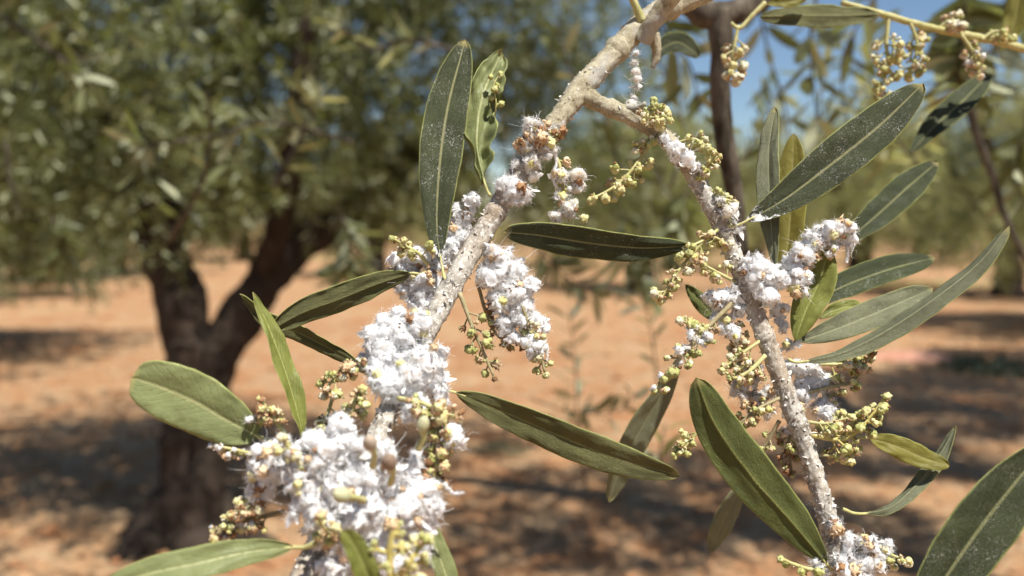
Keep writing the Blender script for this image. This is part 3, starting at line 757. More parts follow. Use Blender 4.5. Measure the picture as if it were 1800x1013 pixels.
# ground details
g_ = G(880, 790); weeds('weed_patch', 'low grey-green weed patch on the soil under the long slanting leaf', 'weeds', g_.x, g_.y, .22, .20, 500, .07, 'weed')
g_ = G(1755, 655); weeds('weed_patch', 'dark green bushy weed on shaded soil near the orchard edge', 'weeds', g_.x, g_.y + .2, .5, .45, 260, .30, 'weed')
for k, (px, py, rr) in enumerate(((1560, 500, 1.6), (480, 455, 2.4), (1000, 470, 3.), (100, 470, 3.), (760, 455, 4.), (1300, 455, 4), (1650, 465, 3))):
    g_ = G(px, py); weeds('dry_grass', None, None, g_.x, g_.y, rr * 1.6, rr, 2500, .16, 'straw', 'stuff')
g_ = G(1600, 628); mb = MB()
V = []; K = 24
for j in range(10):
    for i in range(K):
        a = 2 * math.pi * i / K; r = j / 9; x = g_.x + math.cos(a) * r * .62; y = g_.y + math.sin(a) * r * .35
        V.append((x, y, gz(x, y) - .012 + .05 * (1 - r * r) * (1 + 1.3 * mnoise.noise(Vector((x * 5, y * 5, 0))))))
mb.add(V, [(j * K + i, j * K + (i + 1) % K, (j + 1) * K + (i + 1) % K, (j + 1) * K + i) for j in range(9) for i in range(K)])
tag(mb.obj('soil_mound', [M['red_soil']], origin=(g_.x, g_.y, gz(g_.x, g_.y))), 'low mound of redder soil at the edge of the tree shade', 'soil mound')
# ------------------------------------------------------------------ out-of-focus twigs between the camera and the trees
def twig(label, stem, n_leaf, ll, m='fol_mid', seed=1, sw=4, lw=.2, rosette=0, cat='twig', name='olive_twig', group=None, start=.15, tints=(.1, 1.), bark='bark_dark', ang=1.0):
    rnd = random.Random(seed); W3 = [P(*p) for p in stem]; px = PX(stem[0][2])
    mb = MB(); R, T, _ = tube(mb, W3, np.linspace(sw, sw * .5, len(W3)) * px, 28, 8, .0003, 120)
    root = thing(name, label, cat, W3[0], group); mb.obj('stem', [M[bark]], root, origin=W3[0])
    V, Fc, tint = [], [], []; n0 = 0
    for i in range(n_leaf + rosette):
        t = start + (1 - start) * (i // 2 * 2 + 1) / max(1, n_leaf) if i < n_leaf else 1.
        k = min(27, int(t * 27)); b = Vector(R[k]); d = Vector(T[k]); u = d.orthogonal().normalized(); w_ = d.cross(u)
        a = (i // 2) * 1.57 + (i % 2) * math.pi + rnd.gauss(0, .35)
        o = u * math.cos(a) + w_ * math.sin(a); fw = rnd.uniform(.4, 1.1) * ang
        ld = (o + d * fw).normalized(); ln = ll * rnd.uniform(.7, 1.15); sd = ld.cross(d + Vector([rnd.gauss(0, .5) for _ in range(3)])).normalized(); up = sd.cross(ld); hw = ln * lw * .5
        tv = rnd.uniform(*tints)
        rows = []
        for j in range(8):
            s = j / 7; p_ = profile(.75, .65)(s) * hw; c = b + ld * ln * (s + .06) - up * ln * .12 * s * s
            rows += [c + sd * p_ + up * p_ * .25, c, c - sd * p_ + up * p_ * .25]
        V += rows
        for j in range(7):
            q = n0 + j * 3; Fc += [(q, q + 1, q + 4, q + 3), (q + 1, q + 2, q + 5, q + 4)]; tint += [tv, tv]
        n0 += 24
    for i in range(rosette * 3):
        b = Vector(R[27]); d = (Vector(T[27]) + Vector([rnd.gauss(0, .8) for _ in range(3)])).normalized(); sd = d.orthogonal().normalized(); ln = ll * rnd.uniform(.3, .6); up = sd.cross(d)
        for j in range(4):
            c = b + d * ln * j / 3; p_ = (.3, 1, .8, .05)[j] * ln * .13; V += [c + sd * p_ + up * p_ * .3, c, c - sd * p_ + up * p_ * .3]
        for j in range(3):
            q = n0 + j * 3; Fc += [(q, q + 1, q + 4, q + 3), (q + 1, q + 2, q + 5, q + 4)]; tint += [1., 1.]
        n0 += 12
    mb = MB(); mb.add([list(v) for v in V], Fc); fo = mb.obj('foliage', [M[m]], root, origin=W3[0])
    at_ = fo.data.attributes.new('tint', 'FLOAT', 'FACE'); at_.data.foreach_set('value', tint)
    return root
TW = 'blurred olive twigs hanging in front of the trees'
twig('blurred twig ending in a bright leaf rosette high in the shade of the forked tree', [(-60, -10, 1.5), (50, 60, 1.4), (130, 120, 1.3), (140, 130, 1.28)], 10, .055, 'fol_mid', 1, 4, rosette=7, group=TW, bark='bark_dark')
twig('blurred arching twig with a leaf rosette just above the forked trunk', [(620, 250, 1.25), (480, 215, 1.2), (370, 240, 1.15), (255, 255, 1.1)], 22, .055, 'fol_mid', 2, 4, rosette=7, group=TW, bark='bark_dark')
twig('blurred twig with pale young tip left of the tallest leaf', [(480, 330, 1.3), (530, 240, 1.3), (552, 178, 1.28)], 8, .05, 'fol_light', 3, 5, rosette=5, group=TW, bark='bark_dark')
twig('blurred twig with pinkish flower tips in the upper foliage', [(800, 90, 1.3), (720, 70, 1.3), (650, 85, 1.3), (600, 45, 1.3)], 12, .05, 'fol_light', 4, 4.5, rosette=3, group=TW, bark='bark_dark')
twig('blurred twig with spread leaves under the rosette twig', [(300, 420, 1.5), (350, 330, 1.4), (370, 240, 1.35), (365, 160, 1.3)], 16, .06, 'fol_dark', 5, 5, group=TW)
twig('blurred twig hanging at the dark fringe of the forked tree crown', [(10, 250, 1.6), (20, 330, 1.6), (35, 365, 1.6)], 10, .055, 'fol_mid', 6, 4, group=TW)
twig('thin blurred shoot with dark leaves rising between the two infested stems', [(1030, 850, 1.5), (1015, 760, 1.48), (1012, 650, 1.46), (1000, 540, 1.44)], 22, .048, 'fol_dark', 7, 1.8, lw=.24, group=TW, ang=.9)
twig('slanting blurred shoot with three dark leaves above the middle leaf', [(930, 700, 1.3), (1010, 725, 1.28), (1090, 722, 1.26), (1120, 690, 1.25)], 14, .044, 'fol_dark', 8, 1.6, lw=.26, group=TW)
twig('faint blurred shoot with small leaves beside the horizontal leaf tip', [(1160, 700, 1.25), (1150, 620, 1.25), (1140, 560, 1.25), (1120, 500, 1.2)], 18, .042, 'fol_dark', 9, 1.6, group=TW)
twig('blurred leafy shoot below the brown-budded hanging cluster', [(1180, 860, .8), (1160, 800, .8), (1170, 745, .8)], 8, .035, 'fol_dark', 10, 2.2, lw=.26, group=TW)
for k, (a, lab) in enumerate((
    ([(1100, -40, .95), (1170, 60, .95), (1215, 120, .95), (1230, 200, .95)], 'blurred dark-leaved twig against the blue gap beside the thick branch'),
    ([(1180, 330, 1.1), (1200, 240, 1.1), (1190, 180, 1.1), (1160, 110, 1.1)], 'blurred upright twig crossing the blue gap above the right fork'),
    ([(1440, -30, 1.0), (1425, 60, 1.0), (1430, 150, 1.0), (1440, 240, 1.0)], 'blurred dark twig hanging between two patches of blue sky'),
    ([(1330, -30, 1.3), (1350, 90, 1.3), (1380, 190, 1.3), (1390, 290, 1.3)], 'fine blurred twig beside the hanging dark branch'),
    ([(1560, -40, 1.1), (1500, 60, 1.1), (1480, 150, 1.1), (1500, 260, 1.1)], 'blurred twig behind the tip of the large dark leaf'),
    ([(1810, 190, 1.0), (1790, 280, 1.0), (1800, 370, 1.0)], 'blurred twig at the edge of the pale orchard trees'),
    ([(1090, 300, 1.4), (1060, 200, 1.4), (1000, 120, 1.4), (980, 20, 1.4)], 'blurred twig in dense foliage beyond the thick stem'),
    ([(1480, 330, 1.6), (1460, 260, 1.6), (1440, 190, 1.6), (1460, 90, 1.6)], 'blurred grey twig rising behind the yellow leaf'),
    ([(1270, 330, 1.8), (1330, 240, 1.8), (1370, 150, 1.8)], 'blurred twig crossing the sky just beyond the hanging dark branch'),
    ([(1620, 300, 1.5), (1560, 220, 1.5), (1530, 130, 1.5), (1520, 40, 1.5)], 'blurred upright twig between the hanging bud clusters and sky'),
    ([(1790, -30, 1.2), (1760, 40, 1.2), (1740, 110, 1.2), (1750, 190, 1.2)], 'blurred twig near the upper frame corner under the flowering twig'),
    ([(1210, 380, 1.9), (1150, 300, 1.9), (1120, 220, 1.9), (1130, 130, 1.9)], 'blurred twig within the right fork of the branch'))):
    twig(lab, a, (15, 30)[k > 7], .060, ('fol_dark', 'fol_mid')[k > 7], 20 + k, 3.0, lw=.25, group=TW, start=.05, ang=1.3)
for k, (a, lab) in enumerate((
    ([(930, 400, 1.5), (960, 450, 1.5), (1000, 490, 1.5), (1050, 520, 1.5)], 'blurred leafy spray hanging just under the level dark leaf'),
    ([(1100, 380, 1.6), (1090, 440, 1.6), (1110, 490, 1.6), (1150, 520, 1.6)], 'blurred grey-green spray drooping before the sunlit lane between the stems'),
    ([(1210, 330, 1.4), (1190, 400, 1.4), (1150, 450, 1.4)], 'blurred spray beside the tan-budded stalk, over the lane'),
    ([(1640, 150, 1.8), (1620, 230, 1.8), (1600, 300, 1.8), (1570, 360, 1.8)], 'pale blurred spray behind the silvery tip of the large dark leaf'),
    ([(1500, 120, 1.7), (1540, 200, 1.7), (1560, 280, 1.7)], 'pale blurred spray under the hanging bud clusters'),
    ([(600, 380, 1.5), (620, 430, 1.5), (600, 490, 1.5)], 'sunlit blurred spray hanging past the outer limb of the forked tree'),
    ([(90, 380, 1.7), (110, 430, 1.7), (100, 470, 1.7)], 'blurred spray dangling below the forked tree crown near the frame edge'))):
    twig(lab, a, 44, .060, ('fol_mid', 'fol_light')[k in (3, 4)], 60 + k, 2.4, lw=.24, group=TW, start=.05, ang=1.1)
# dark hanging branch behind, joining the top
mb = MB(); br = thing('olive_branch', 'dark brown branch hanging straight down, out of focus behind the stems', 'branch', P(1200, 0, .5))
tube(mb, [P(1120, -60, .5), P(1200, 0, .5), P(1250, 28, .5), P(1300, 20, .5), P(1370, -20, .5)], [PX(.5) * r for r in (18, 21, 25, 23, 16)], 30, 14, .0008, 90)
mb.obj('limb', [M['bark_dark']], br, origin=P(1200, 0, .5)); mb = MB()
tube(mb, [P(1266, 20, .5), P(1268, 90, .5), P(1266, 170, .505), P(1276, 260, .51), P(1292, 340, .515), P(1305, 450, .52)], [PX(.5) * r for r in (26, 19, 18, 18, 15, 11)], 34, 14, .0006, 90)
mb.obj('hanging_stem', [M['bark_dark']], br, origin=P(1266, 20, .5))
mb = MB(); br2 = thing('olive_twig', 'thin bare brown twig sloping in front of the pale orchard trees', 'twig', P(1690, 150, .9), TW)
tube(mb, [P(1660, 20, .9), P(1690, 130, .9), P(1715, 230, .9), P(1745, 310, .9), P(1770, 390, .9), P(1830, 500, .9)], [PX(.9) * r for r in (9, 9, 8, 7, 6, 4)], 30, 8, .0006, 60)
mb.obj('stem', [M['bark_dark']], br2, origin=P(1690, 150, .9))
twig('dense drooping bunch of dusky leaves under the flowering twig', [(1700, -20, .8), (1690, 60, .8), (1685, 120, .8), (1680, 165, .8)], 64, .044, 'fol_dark', 41, 4, lw=.3, group=TW, start=0, ang=.8)
# ------------------------------------------------------------------ the infested branch
B0 = P(1290, -30, .33)
B = thing('olive_branch', 'forked olive branch with two flowering stems caked in white cottony wax', 'branch', B0)
SL = [(1300, -60, .335), (1240, -18, .325), (1170, 15, .32), (1120, 52, .315), (1062, 112, .31), (1020, 158, .305), (985, 205, .30), (945, 260, .295), (905, 318, .29), (870, 375, .286), (832, 435, .282), (795, 500, .278), (765, 555, .273), (735, 612, .268), (702, 680, .26), (672, 750, .254), (640, 820, .251), (598, 890, .248), (560, 960, .243), (515, 1050, .236)]
WL = [44, 44, 42, 42, 38, 42, 34, 35, 38, 36, 37, 40, 38, 36, 36, 38, 40, 42, 44, 44]
SR = [(1022, 160, .305), (1045, 178, .304), (1085, 195, .302), (1130, 215, .300), (1178, 252, .298), (1222, 312, .296), (1262, 385, .293), (1292, 455, .291), (1325, 540, .288), (1355, 620, .286), (1385, 700, .284), (1415, 780, .281), (1440, 860, .279), (1465, 950, .277), (1492, 1050, .275)]
WR = [32, 28, 30, 31, 28, 29, 31, 31, 30, 31, 32, 32, 33, 36, 40]
def stem(name, S, W_, m, nn=260, amp=.00042):
    mb = MB(); W3 = [P(*p) for p in S]
    rad = [w_ * .5 * PX(p[2]) for p, w_ in zip(S, W_)]
    R, T, rr = tube(mb, W3, rad, nn, 40, amp, 520, striate=.0003)
    return mb, R, T, rr
def nodes_on(mb, R, T, rr, ks, mi=0):
    for k in ks:                                                   # swollen joints with torn collars
        t = T[k]; R2 = [Vector(R[k] - t * rr[k] * .9), Vector(R[k] - t * rr[k] * .2), Vector(R[k] + t * rr[k] * .35), Vector(R[k] + t * rr[k] * .9)]
        tube(mb, R2, [rr[k] * .93, rr[k] * 1.16, rr[k] * 1.14, rr[k] * .93], 14, 20, .0003, 700, mi, caps=False)
def flakes_on(mb, R, T, rr, k0, k1, cnt, mi, rnd, L=(.0006, .0018), w_=.0002):
    pts, nr = [], []
    for _ in range(cnt):
        k = rnd.randrange(k0, k1); t = Vector(T[k]); u = t.orthogonal().normalized(); w2 = t.cross(u); a = rnd.random() * 6.28
        d = u * math.cos(a) + w2 * math.sin(a); pts.append(Vector(R[k]) + d * rr[k] + t * rnd.uniform(-.5, .5) * .002); nr.append((d * .5 + t * rnd.choice((-1, 1)) * rnd.uniform(.3, 1)).normalized())
    strands(mb, pts, nr, L[0], L[1], w_, rnd, mi, 0, .7)
rnd = random.Random(5)
mb, R, T, rr = stem('stem', SL, WL, 'bark')
nodes_on(mb, R, T, rr, [36, 62, 99, 135])
flakes_on(mb, R, T, rr, 72, 259, 900, 1, rnd, (.0005, .0018), .0002); flakes_on(mb, R, T, rr, 2, 80, 70, 1, rnd)
st = mb.obj('stem', [M['bark'], M['flake']], B, origin=B0)
# tan upper part is smoother bark: give its faces the tan material
st.data.materials.append(M['bark_tan'])
def retan(o, lo_py, mi):
    me = o.data; R0 = world_of(o)
    for p in me.polygons:
        c = CR.transposed() @ (p.center + R0 - CP); py = 506.5 - c.y / -c.z * F
        if p.material_index == 0 and py < lo_py + 24 * mnoise.noise(Vector(p.center) * 260): p.material_index = mi
retan(st, 215, 2)
mb, R, T, rr = stem('side_stem', SR, WR, 'bark', 240)
nodes_on(mb, R, T, rr, [5, 15, 89, 134, 171])
flakes_on(mb, R, T, rr, 20, 239, 900, 1, rnd, (.0005, .0018), .0002)
sst = mb.obj('side_stem', [M['bark'], M['flake']], B, origin=B0); sst.data.materials.append(M['bark_tan']); retan(sst, 240, 2)
# knobby spur where the top twig leaves, and a side peg
mb = MB(); tube(mb, [P(1130, 70, .312), P(1148, 40, .308), P(1170, 8, .305), P(1200, -30, .30)], [PX(.31) * r for r in (17, 15, 16, 16)], 26, 14, .0003, 400)
tube(mb, [P(1148, 60, .316), P(1155, 95, .317), P(1147, 120, .318)], [PX(.31) * r for r in (12, 8, 4)], 14, 10, .0003, 500)
mb.obj('spur', [M['bark_tan']], B, origin=P(1130, 70, .312))
mb = MB(); tube(mb, [P(1098, 190, .301), P(1118, 190, .298), P(1135, 182, .296)], [PX(.3) * r for r in (7, 6, 4)], 12, 8, .0002, 600)
mb.obj('peg', [M['bark_tan']], B, origin=P(1098, 190, .301))
mb = MB(); tube(mb, [P(1128, 38, .312), P(1118, 12, .31), P(1102, -20, .308)], [PX(.3) * r for r in (9, 7, 7)], 12, 8, .0001, 600)
mb.obj('green_shoot', [M['stalk']], B, origin=P(1128, 38, .312))
# leaves
leaf(B, [(777, 468, .279), (768, 400, .281), (772, 300, .285), (787, 190, .291), (818, 70, .298)], 90, 'top', ('top_dusty', 'under'), roll=4, fold=10, a=.85, b=.62, petiole=(783, 492, .276), label='tall dark leaf, speckled and dusted white at its base', tw=8)
leaf(B, [(852, 322, .289), (838, 250, .292), (848, 170, .297), (882, 92, .302)], 78, 'under', ('green', 'pale'), roll=-10, fold=20, curl=1.0, wave=.009, a=.6, b=.5, petiole=(862, 345, .289), label='pale curled leaf with galled edges', tw=30, bites=1.)
leaf(B, [(1215, 432, .286), (1130, 436, .285), (1040, 428, .284), (950, 414, .283), (884, 408, .283)], 64, 'top', ('top', 'under'), roll=24, fold=10, a=.62, b=.45, petiole=(1262, 404, .289), label='dark narrow leaf lying level between the two stems')
leaf(B, [(722, 480, .281), (660, 500, .28), (595, 526, .278), (530, 550, .276), (478, 578, .274)], 56, 'under', ('top', 'olive'), roll=18, fold=8, a=.55, b=.45, petiole=(752, 476, .281), label='drab olive leaf reaching out with a bright rim')
leaf(B, [(650, 655, .282), (595, 622, .283), (535, 590, .284), (470, 560, .285), (422, 517, .286)], 36, 'top', ('olive', 'pale'), roll=30, fold=12)
leaf(B, [(534, 778, .262), (520, 715, .264), (500, 650, .266), (472, 575, .268), (444, 514, .269)], 38, 'top', ('fresh', 'pale'), roll=-35, fold=22, a=.7, b=.75, label='narrow upright fresh green leaf')
leaf(B, [(455, 768, .252), (400, 740, .25), (345, 708, .248), (285, 682, .246), (231, 664, .245)], 118, 'top', ('pale', 'under'), roll=12, fold=12, a=.48, b=.34, petiole=(500, 782, .25), pr=4.5, label='broad oval pale green leaf')
leaf(B, [(515, 962, .238), (430, 972, .236), (350, 990, .233), (265, 1008, .231), (175, 1035, .23)], 66, 'top', ('pale', 'under'), roll=-10, fold=12, a=.6, b=.5, petiole=(555, 955, .236), pr=4.5)
leaf(B, [(665, 1060, .222), (645, 1010, .220), (625, 965, .219), (603, 930, .218)], 52, 'top', ('fresh', 'pale'), roll=-12, fold=14, a=.6, b=.55)
leaf(B, [(748, 905, .247), (762, 950, .247), (780, 1000, .247), (800, 1060, .247)], 46, 'top', ('pale', 'under'), roll=25, fold=10)
leaf(B, [(800, 690, .268), (880, 722, .268), (980, 765, .268), (1085, 806, .269), (1195, 836, .27)], 70, 'top', ('olive', 'under'), roll=-22, fold=16, a=.6, b=.55, petiole=(760, 672, .266), label='long olive-green leaf slanting down in the middle')
leaf(B, [(1196, 640, .33), (1165, 692, .335), (1128, 752, .34), (1093, 820, .345), (1070, 882, .35)], 54, 'top', ('grey', 'under'), roll=12, fold=14)
leaf(B, [(1452, 990, .272), (1392, 918, .27), (1322, 838, .269), (1258, 748, .268), (1224, 664, .267)], 98, 'under', ('green', 'green'), roll=8, fold=9, a=.62, b=.5, petiole=(1470, 1000, .275), label='broad green leaf pointing up beside the side stem')
leaf(B, [(1312, 840, .34), (1290, 880, .342), (1268, 925, .345), (1248, 970, .35)], 42, 'top', ('grey', 'under'), roll=10)
leaf(B, [(1310, 390, .288), (1380, 350, .287), (1460, 290, .286), (1545, 222, .285), (1623, 147, .284)], 92, 'top', ('top_dusty', 'under'), roll=10, fold=16, a=.7, b=.52, petiole=(1278, 398, .29), label='large dark leaf with silvery lower half', tw=6)
leaf(B, [(1362, 472, .29), (1357, 410, .292), (1352, 335, .296), (1352, 255, .30), (1364, 190, .304)], 46, 'top', ('grey', 'under'), roll=20, fold=18, a=.7, b=.6)
leaf(B, [(1372, 500, .31), (1385, 430, .312), (1392, 330, .315), (1395, 235, .318)], 64, 'top', ('yellow', 'yellow'), roll=10, fold=14, label='thin yellow leaf lit from behind')
leaf(B, [(1480, 430, .36), (1540, 380, .365), (1595, 330, .37), (1648, 285, .375)], 64, 'top', ('top', 'under'), roll=10, fold=12)
leaf(B, [(1405, 545, .325), (1480, 505, .33), (1560, 475, .335), (1642, 453, .34)], 58, 'top', ('top', 'under'), roll=24, fold=12, a=.6, b=.5)
leaf(B, [(1402, 602, .30), (1475, 577, .302), (1560, 542, .304), (1640, 507, .306)], 60, 'top', ('grey', 'under'), roll=15, fold=14, label='pale grey-green leaf beneath the darker one')
leaf(B, [(1398, 600, .287), (1415, 550, .288), (1440, 495, .289), (1457, 438, .29)], 68, 'top', ('fresh', 'pale'), roll=6, fold=8, label='yellow-green leaf standing below the waxy bud stalk')
leaf(B, [(1415, 636, .286), (1480, 622, .283), (1560, 582, .28), (1645, 525, .277), (1720, 465, .275), (1774, 398, .274)], 40, 'under', ('top', 'grey'), roll=35, fold=22, a=.55, b=.5, petiole=(1385, 632, .288), label='longest leaf, curving upward with grey underside', n=56)
leaf(B, [(1528, 770, .285), (1575, 785, .284), (1625, 806, .283), (1669, 819, .282)], 46, 'top', ('yellow', 'fresh'), roll=15, fold=8, a=.5, b=.5, petiole=(1490, 762, .285), label='small yellow leaf')
leaf(B, [(1520, 903, .282), (1565, 893, .283), (1610, 855, .285), (1650, 805, .287), (1681, 750, .289)], 30, 'under', ('green', 'grey'), roll=25, fold=18, petiole=(1482, 895, .28))
leaf(B, [(1600, 1110, .25), (1672, 1000, .25), (1740, 905, .25), (1840, 780, .25)], 118, 'top', ('top', 'under'), roll=-15, fold=18, a=.6, b=.55, label='large near leaf with a sharp midrib cut off by the frame')
leaf(B, [(1205, 500, .31), (1222, 520, .31), (1240, 540, .31), (1262, 565, .31)], 34, 'top', ('green', 'under'), roll=10)
leaf(B, [(1440, 560, .31), (1470, 545, .312), (1500, 540, .314), (1530, 555, .316)], 30, 'top', ('fresh', 'under'), roll=20)
leaf(B, [(1600, 270, .40), (1640, 225, .405), (1690, 180, .41), (1740, 130, .42)], 52, 'top', ('top', 'under'), roll=20)
leaf(B, [(1145, 110, .42), (1165, 85, .42), (1195, 75, .42), (1230, 100, .42)], 40, 'top', ('top', 'under'), roll=20)
# flower clusters of the branch
D = .283
cluster(B, [(752, 465, .281), (735, 445, .279), (712, 432, .278), (692, 420, .277)], 5, 'ygy', 8.5, 22, 'stalk', 3.6, 1, .5)
cluster(B, [(808, 515, .276), (828, 568, .274), (850, 620, .273), (868, 662, .272)], 7, 'ggdb', 10, 28, 'stalk_dark', 4.5, 2, .5, label='hanging stalk of green-brown buds')
cluster(B, [(918, 535, .281), (932, 580, .28), (948, 620, .28), (958, 655, .28)], 7, 'ygyc', 9.5, 24, 'stalk_dark', 4, 3, .7)
cluster(B, [(1148, 240, .297), (1122, 285, .295), (1085, 325, .293), (1045, 348, .292)], 8, 'gygy', 9.5, 30, 'stalk', 4, 4, .7)
cluster(B, [(1132, 218, .297), (1140, 205, .294), (1158, 198, .292), (1172, 206, .291)], 7, 'ygyc', 10, 26, 'stalk', 3.5, 5, .7)
cluster(B, [(1195, 250, .296), (1222, 245, .293), (1248, 262, .291)], 6, 'yygc', 8.5, 24, 'stalk', 3.2, 6, .8)
cluster(B, [(1235, 330, .296), (1260, 345, .292), (1290, 355, .29)], 5, 'ycg', 8.5, 22, 'stalk', 3.2, 7, .8)
cluster(B, [(1252, 405, .289), (1222, 440, .287), (1190, 480, .285), (1162, 525, .284)], 9, 'ytcyg', 9, 26, 'stalk', 4, 8, .9)
cluster(B, [(1290, 530, .286), (1240, 580, .284), (1190, 635, .282), (1150, 685, .28)], 10, 'gdcgw', 10, 26, 'stalk_dark', 5, 9, .9, label='slanting stalk of green, brown and waxy buds')
cluster(B, [(1240, 740, .282), (1222, 765, .282), (1200, 790, .282), (1188, 800, .282)], 5, 'gy', 8.5, 24, 'stalk', 3.5, 10, .7)
cluster(B, [(1345, 625, .283), (1320, 650, .281), (1292, 665, .28), (1275, 655, .28)], 6, 'tycb', 9, 24, 'stalk', 4.5, 11, .8)
cluster(B, [(1425, 765, .28), (1480, 772, .278), (1520, 745, .277), (1556, 700, .276)], 12, 'yygyg', 9.5, 26, 'stalk_yellow', 5, 12, 1., label='bright yellow-green bud cluster')
cluster(B, [(1420, 690, .29), (1460, 680, .29), (1500, 670, .29), (1530, 625, .29)], 7, 'gbyt', 8.5, 24, 'stalk_dark', 4, 13, .8)
cluster(B, [(1402, 740, .285), (1385, 780, .285), (1392, 830, .285)], 6, 'gdb', 8, 26, 'stalk_dark', 4, 14, .8)
cluster(B, [(1370, 740, .285), (1350, 775, .287), (1335, 800, .288)], 4, 'gd', 7, 18, 'stalk_dark', 4, 15, .6)
cluster(B, [(1480, 945, .277), (1540, 965, .275), (1590, 985, .274)], 8, 'gyct', 9, 26, 'stalk', 4, 16, .8)
cluster(B, [(1462, 998, .274), (1420, 1000, .272), (1372, 982, .271)], 3, 'gg', 11, 14, 'stalk', 5, 17, .3)
cluster(B, [(660, 665, .262), (625, 650, .26), (590, 665, .258), (570, 690, .257)], 8, 'tybcd', 11, 28, 'stalk', 4, 18, .9)
cluster(B, [(500, 760, .252), (480, 735, .251), (462, 708, .25)], 6, 'tyb', 9.5, 26, 'stalk', 4.5, 19, .7)
EX0 = len(EXTRA)
cluster(B, [(450, 800, .25), (410, 790, .25), (372, 782, .25)], 4, 'tw', 9.5, 18, 'stalk', 4, 20, .8, single=False)
cluster(B, [(500, 900, .246), (450, 910, .245), (405, 915, .244), (380, 940, .243)], 9, 'twyb', 9.5, 32, 'stalk_dark', 4.5, 21, .9, single=False)
cluster(B, [(700, 700, .25), (745, 710, .247), (780, 735, .246), (775, 800, .246)], 12, 'tyytb', 13, 34, 'stalk', 5, 22, 1., single=False)
cluster(B, [(690, 1040, .222), (685, 980, .221), (690, 930, .22)], 5, 'ygy', 10, 40, 'stalk_yellow', 9, 24, .7, single=False)
cluster(B, [(700, 1030, .222), (725, 980, .222), (750, 950, .223)], 6, 'yg', 11, 30, 'stalk_yellow', 7, 25, .7, single=False)
cluster(B, [(960, 235, .293), (945, 222, .288), (925, 235, .286), (912, 250, .286)], 6, 'tbt', 9, 20, 'stalk_dark', 3, 26, .8, single=False)
cluster(B, [(958, 262, .29), (972, 245, .288), (985, 232, .286)], 4, 'bbt', 9, 14, 'stalk_dark', 3, 27, .6, single=False)
cluster(B, [(965, 255, .29), (985, 295, .289), (995, 340, .289), (1000, 380, .289)], 7, 'wcyy', 9, 22, 'stalk', 4.5, 28, .8, single=False)
cluster(B, [(1395, 480, .289), (1440, 440, .287), (1480, 415, .285)], 7, 'tybw', 9, 20, 'stalk', 4, 29, .6, single=False)
cluster(B, [(1380, 495, .287), (1400, 505, .284), (1412, 490, .283)], 4, 'bt', 8.5, 16, 'stalk_dark', 3, 30, .6, single=False)
cluster(B, [(870, 205, .295), (872, 180, .294), (868, 150, .294), (880, 128, .295)], 4, 'gg', 8, 10, 'stalk', 1.5, 31, .2, single=False)
cluster(B, [(1275, 560, .29), (1300, 590, .29), (1290, 620, .29)], 6, 'cdty', 8, 24, 'stalk_dark', 3, 32, .8, single=False)
cluster(B, [(585, 700, .262), (570, 740, .26), (545, 760, .259)], 6, 'tydc', 9, 24, 'stalk', 3.5, 33, .8, single=False)
cluster(B, [(840, 500, .287), (858, 560, .287), (880, 595, .286), (915, 605, .286)], 6, 'bdb', 9, 24, 'stalk_dark', 3.5, 34, .8, single=False)
cluster(B, [(1440, 640, .292), (1480, 640, .292), (1525, 630, .292)], 7, 'gcyg', 8.5, 24, 'stalk', 3.5, 35, .8, single=False)
cluster(B, [(800, 430, .289), (745, 490, .288), (730, 530, .286)], 5, 'btb', 8, 24, 'stalk_dark', 3.5, 36, .8, single=False)
for k, (pts, nb, mx, rr_, spd, st_) in enumerate((
    ([(560, 830, .242), (520, 800, .238), (500, 775, .237)], 6, 'yytc', 11, 26, 'stalk'),
    ([(600, 950, .24), (570, 930, .232), (560, 905, .230)], 5, 'ytg', 11, 26, 'stalk'),
    ([(640, 740, .255), (620, 715, .252), (632, 690, .251)], 6, 'ycgt', 9, 22, 'stalk'),
    ([(740, 780, .248), (765, 810, .245), (760, 850, .245)], 7, 'ytbg', 11, 28, 'stalk'),
    ([(470, 880, .245), (440, 890, .243), (415, 900, .242)], 6, 'tcyb', 10, 26, 'stalk_dark'),
    ([(1335, 600, .285), (1300, 625, .283), (1270, 650, .283)], 6, 'ytcg', 8.5, 22, 'stalk'),
    ([(1370, 700, .283), (1330, 720, .281), (1300, 745, .281)], 6, 'gybt', 8.5, 24, 'stalk_dark'),
    ([(1410, 740, .282), (1450, 745, .279), (1490, 735, .278)], 7, 'yygt', 8.5, 22, 'stalk'),
    ([(1300, 500, .289), (1245, 470, .287), (1210, 445, .286)], 6, 'tycg', 8.5, 22, 'stalk'),
    ([(1255, 570, .288), (1225, 575, .286), (1200, 565, .286)], 5, 'cgy', 8.5, 20, 'stalk'),
    ([(1430, 800, .282), (1470, 800, .28), (1505, 790, .28)], 6, 'tygg', 8.5, 20, 'stalk'),
    ([(1210, 300, .295), (1240, 290, .292), (1262, 275, .291)], 5, 'ycg', 8, 20, 'stalk'),
    ([(1290, 440, .292), (1262, 420, .289), (1230, 410, .288)], 5, 'tcy', 8, 18, 'stalk'),
    ([(1150, 235, .298), (1135, 250, .295), (1120, 262, .294)], 4, 'ygc', 8.5, 18, 'stalk'))):
    cluster(B, pts, nb, mx, rr_, spd, st_, 3.4, 80 + k, .9, single=False)
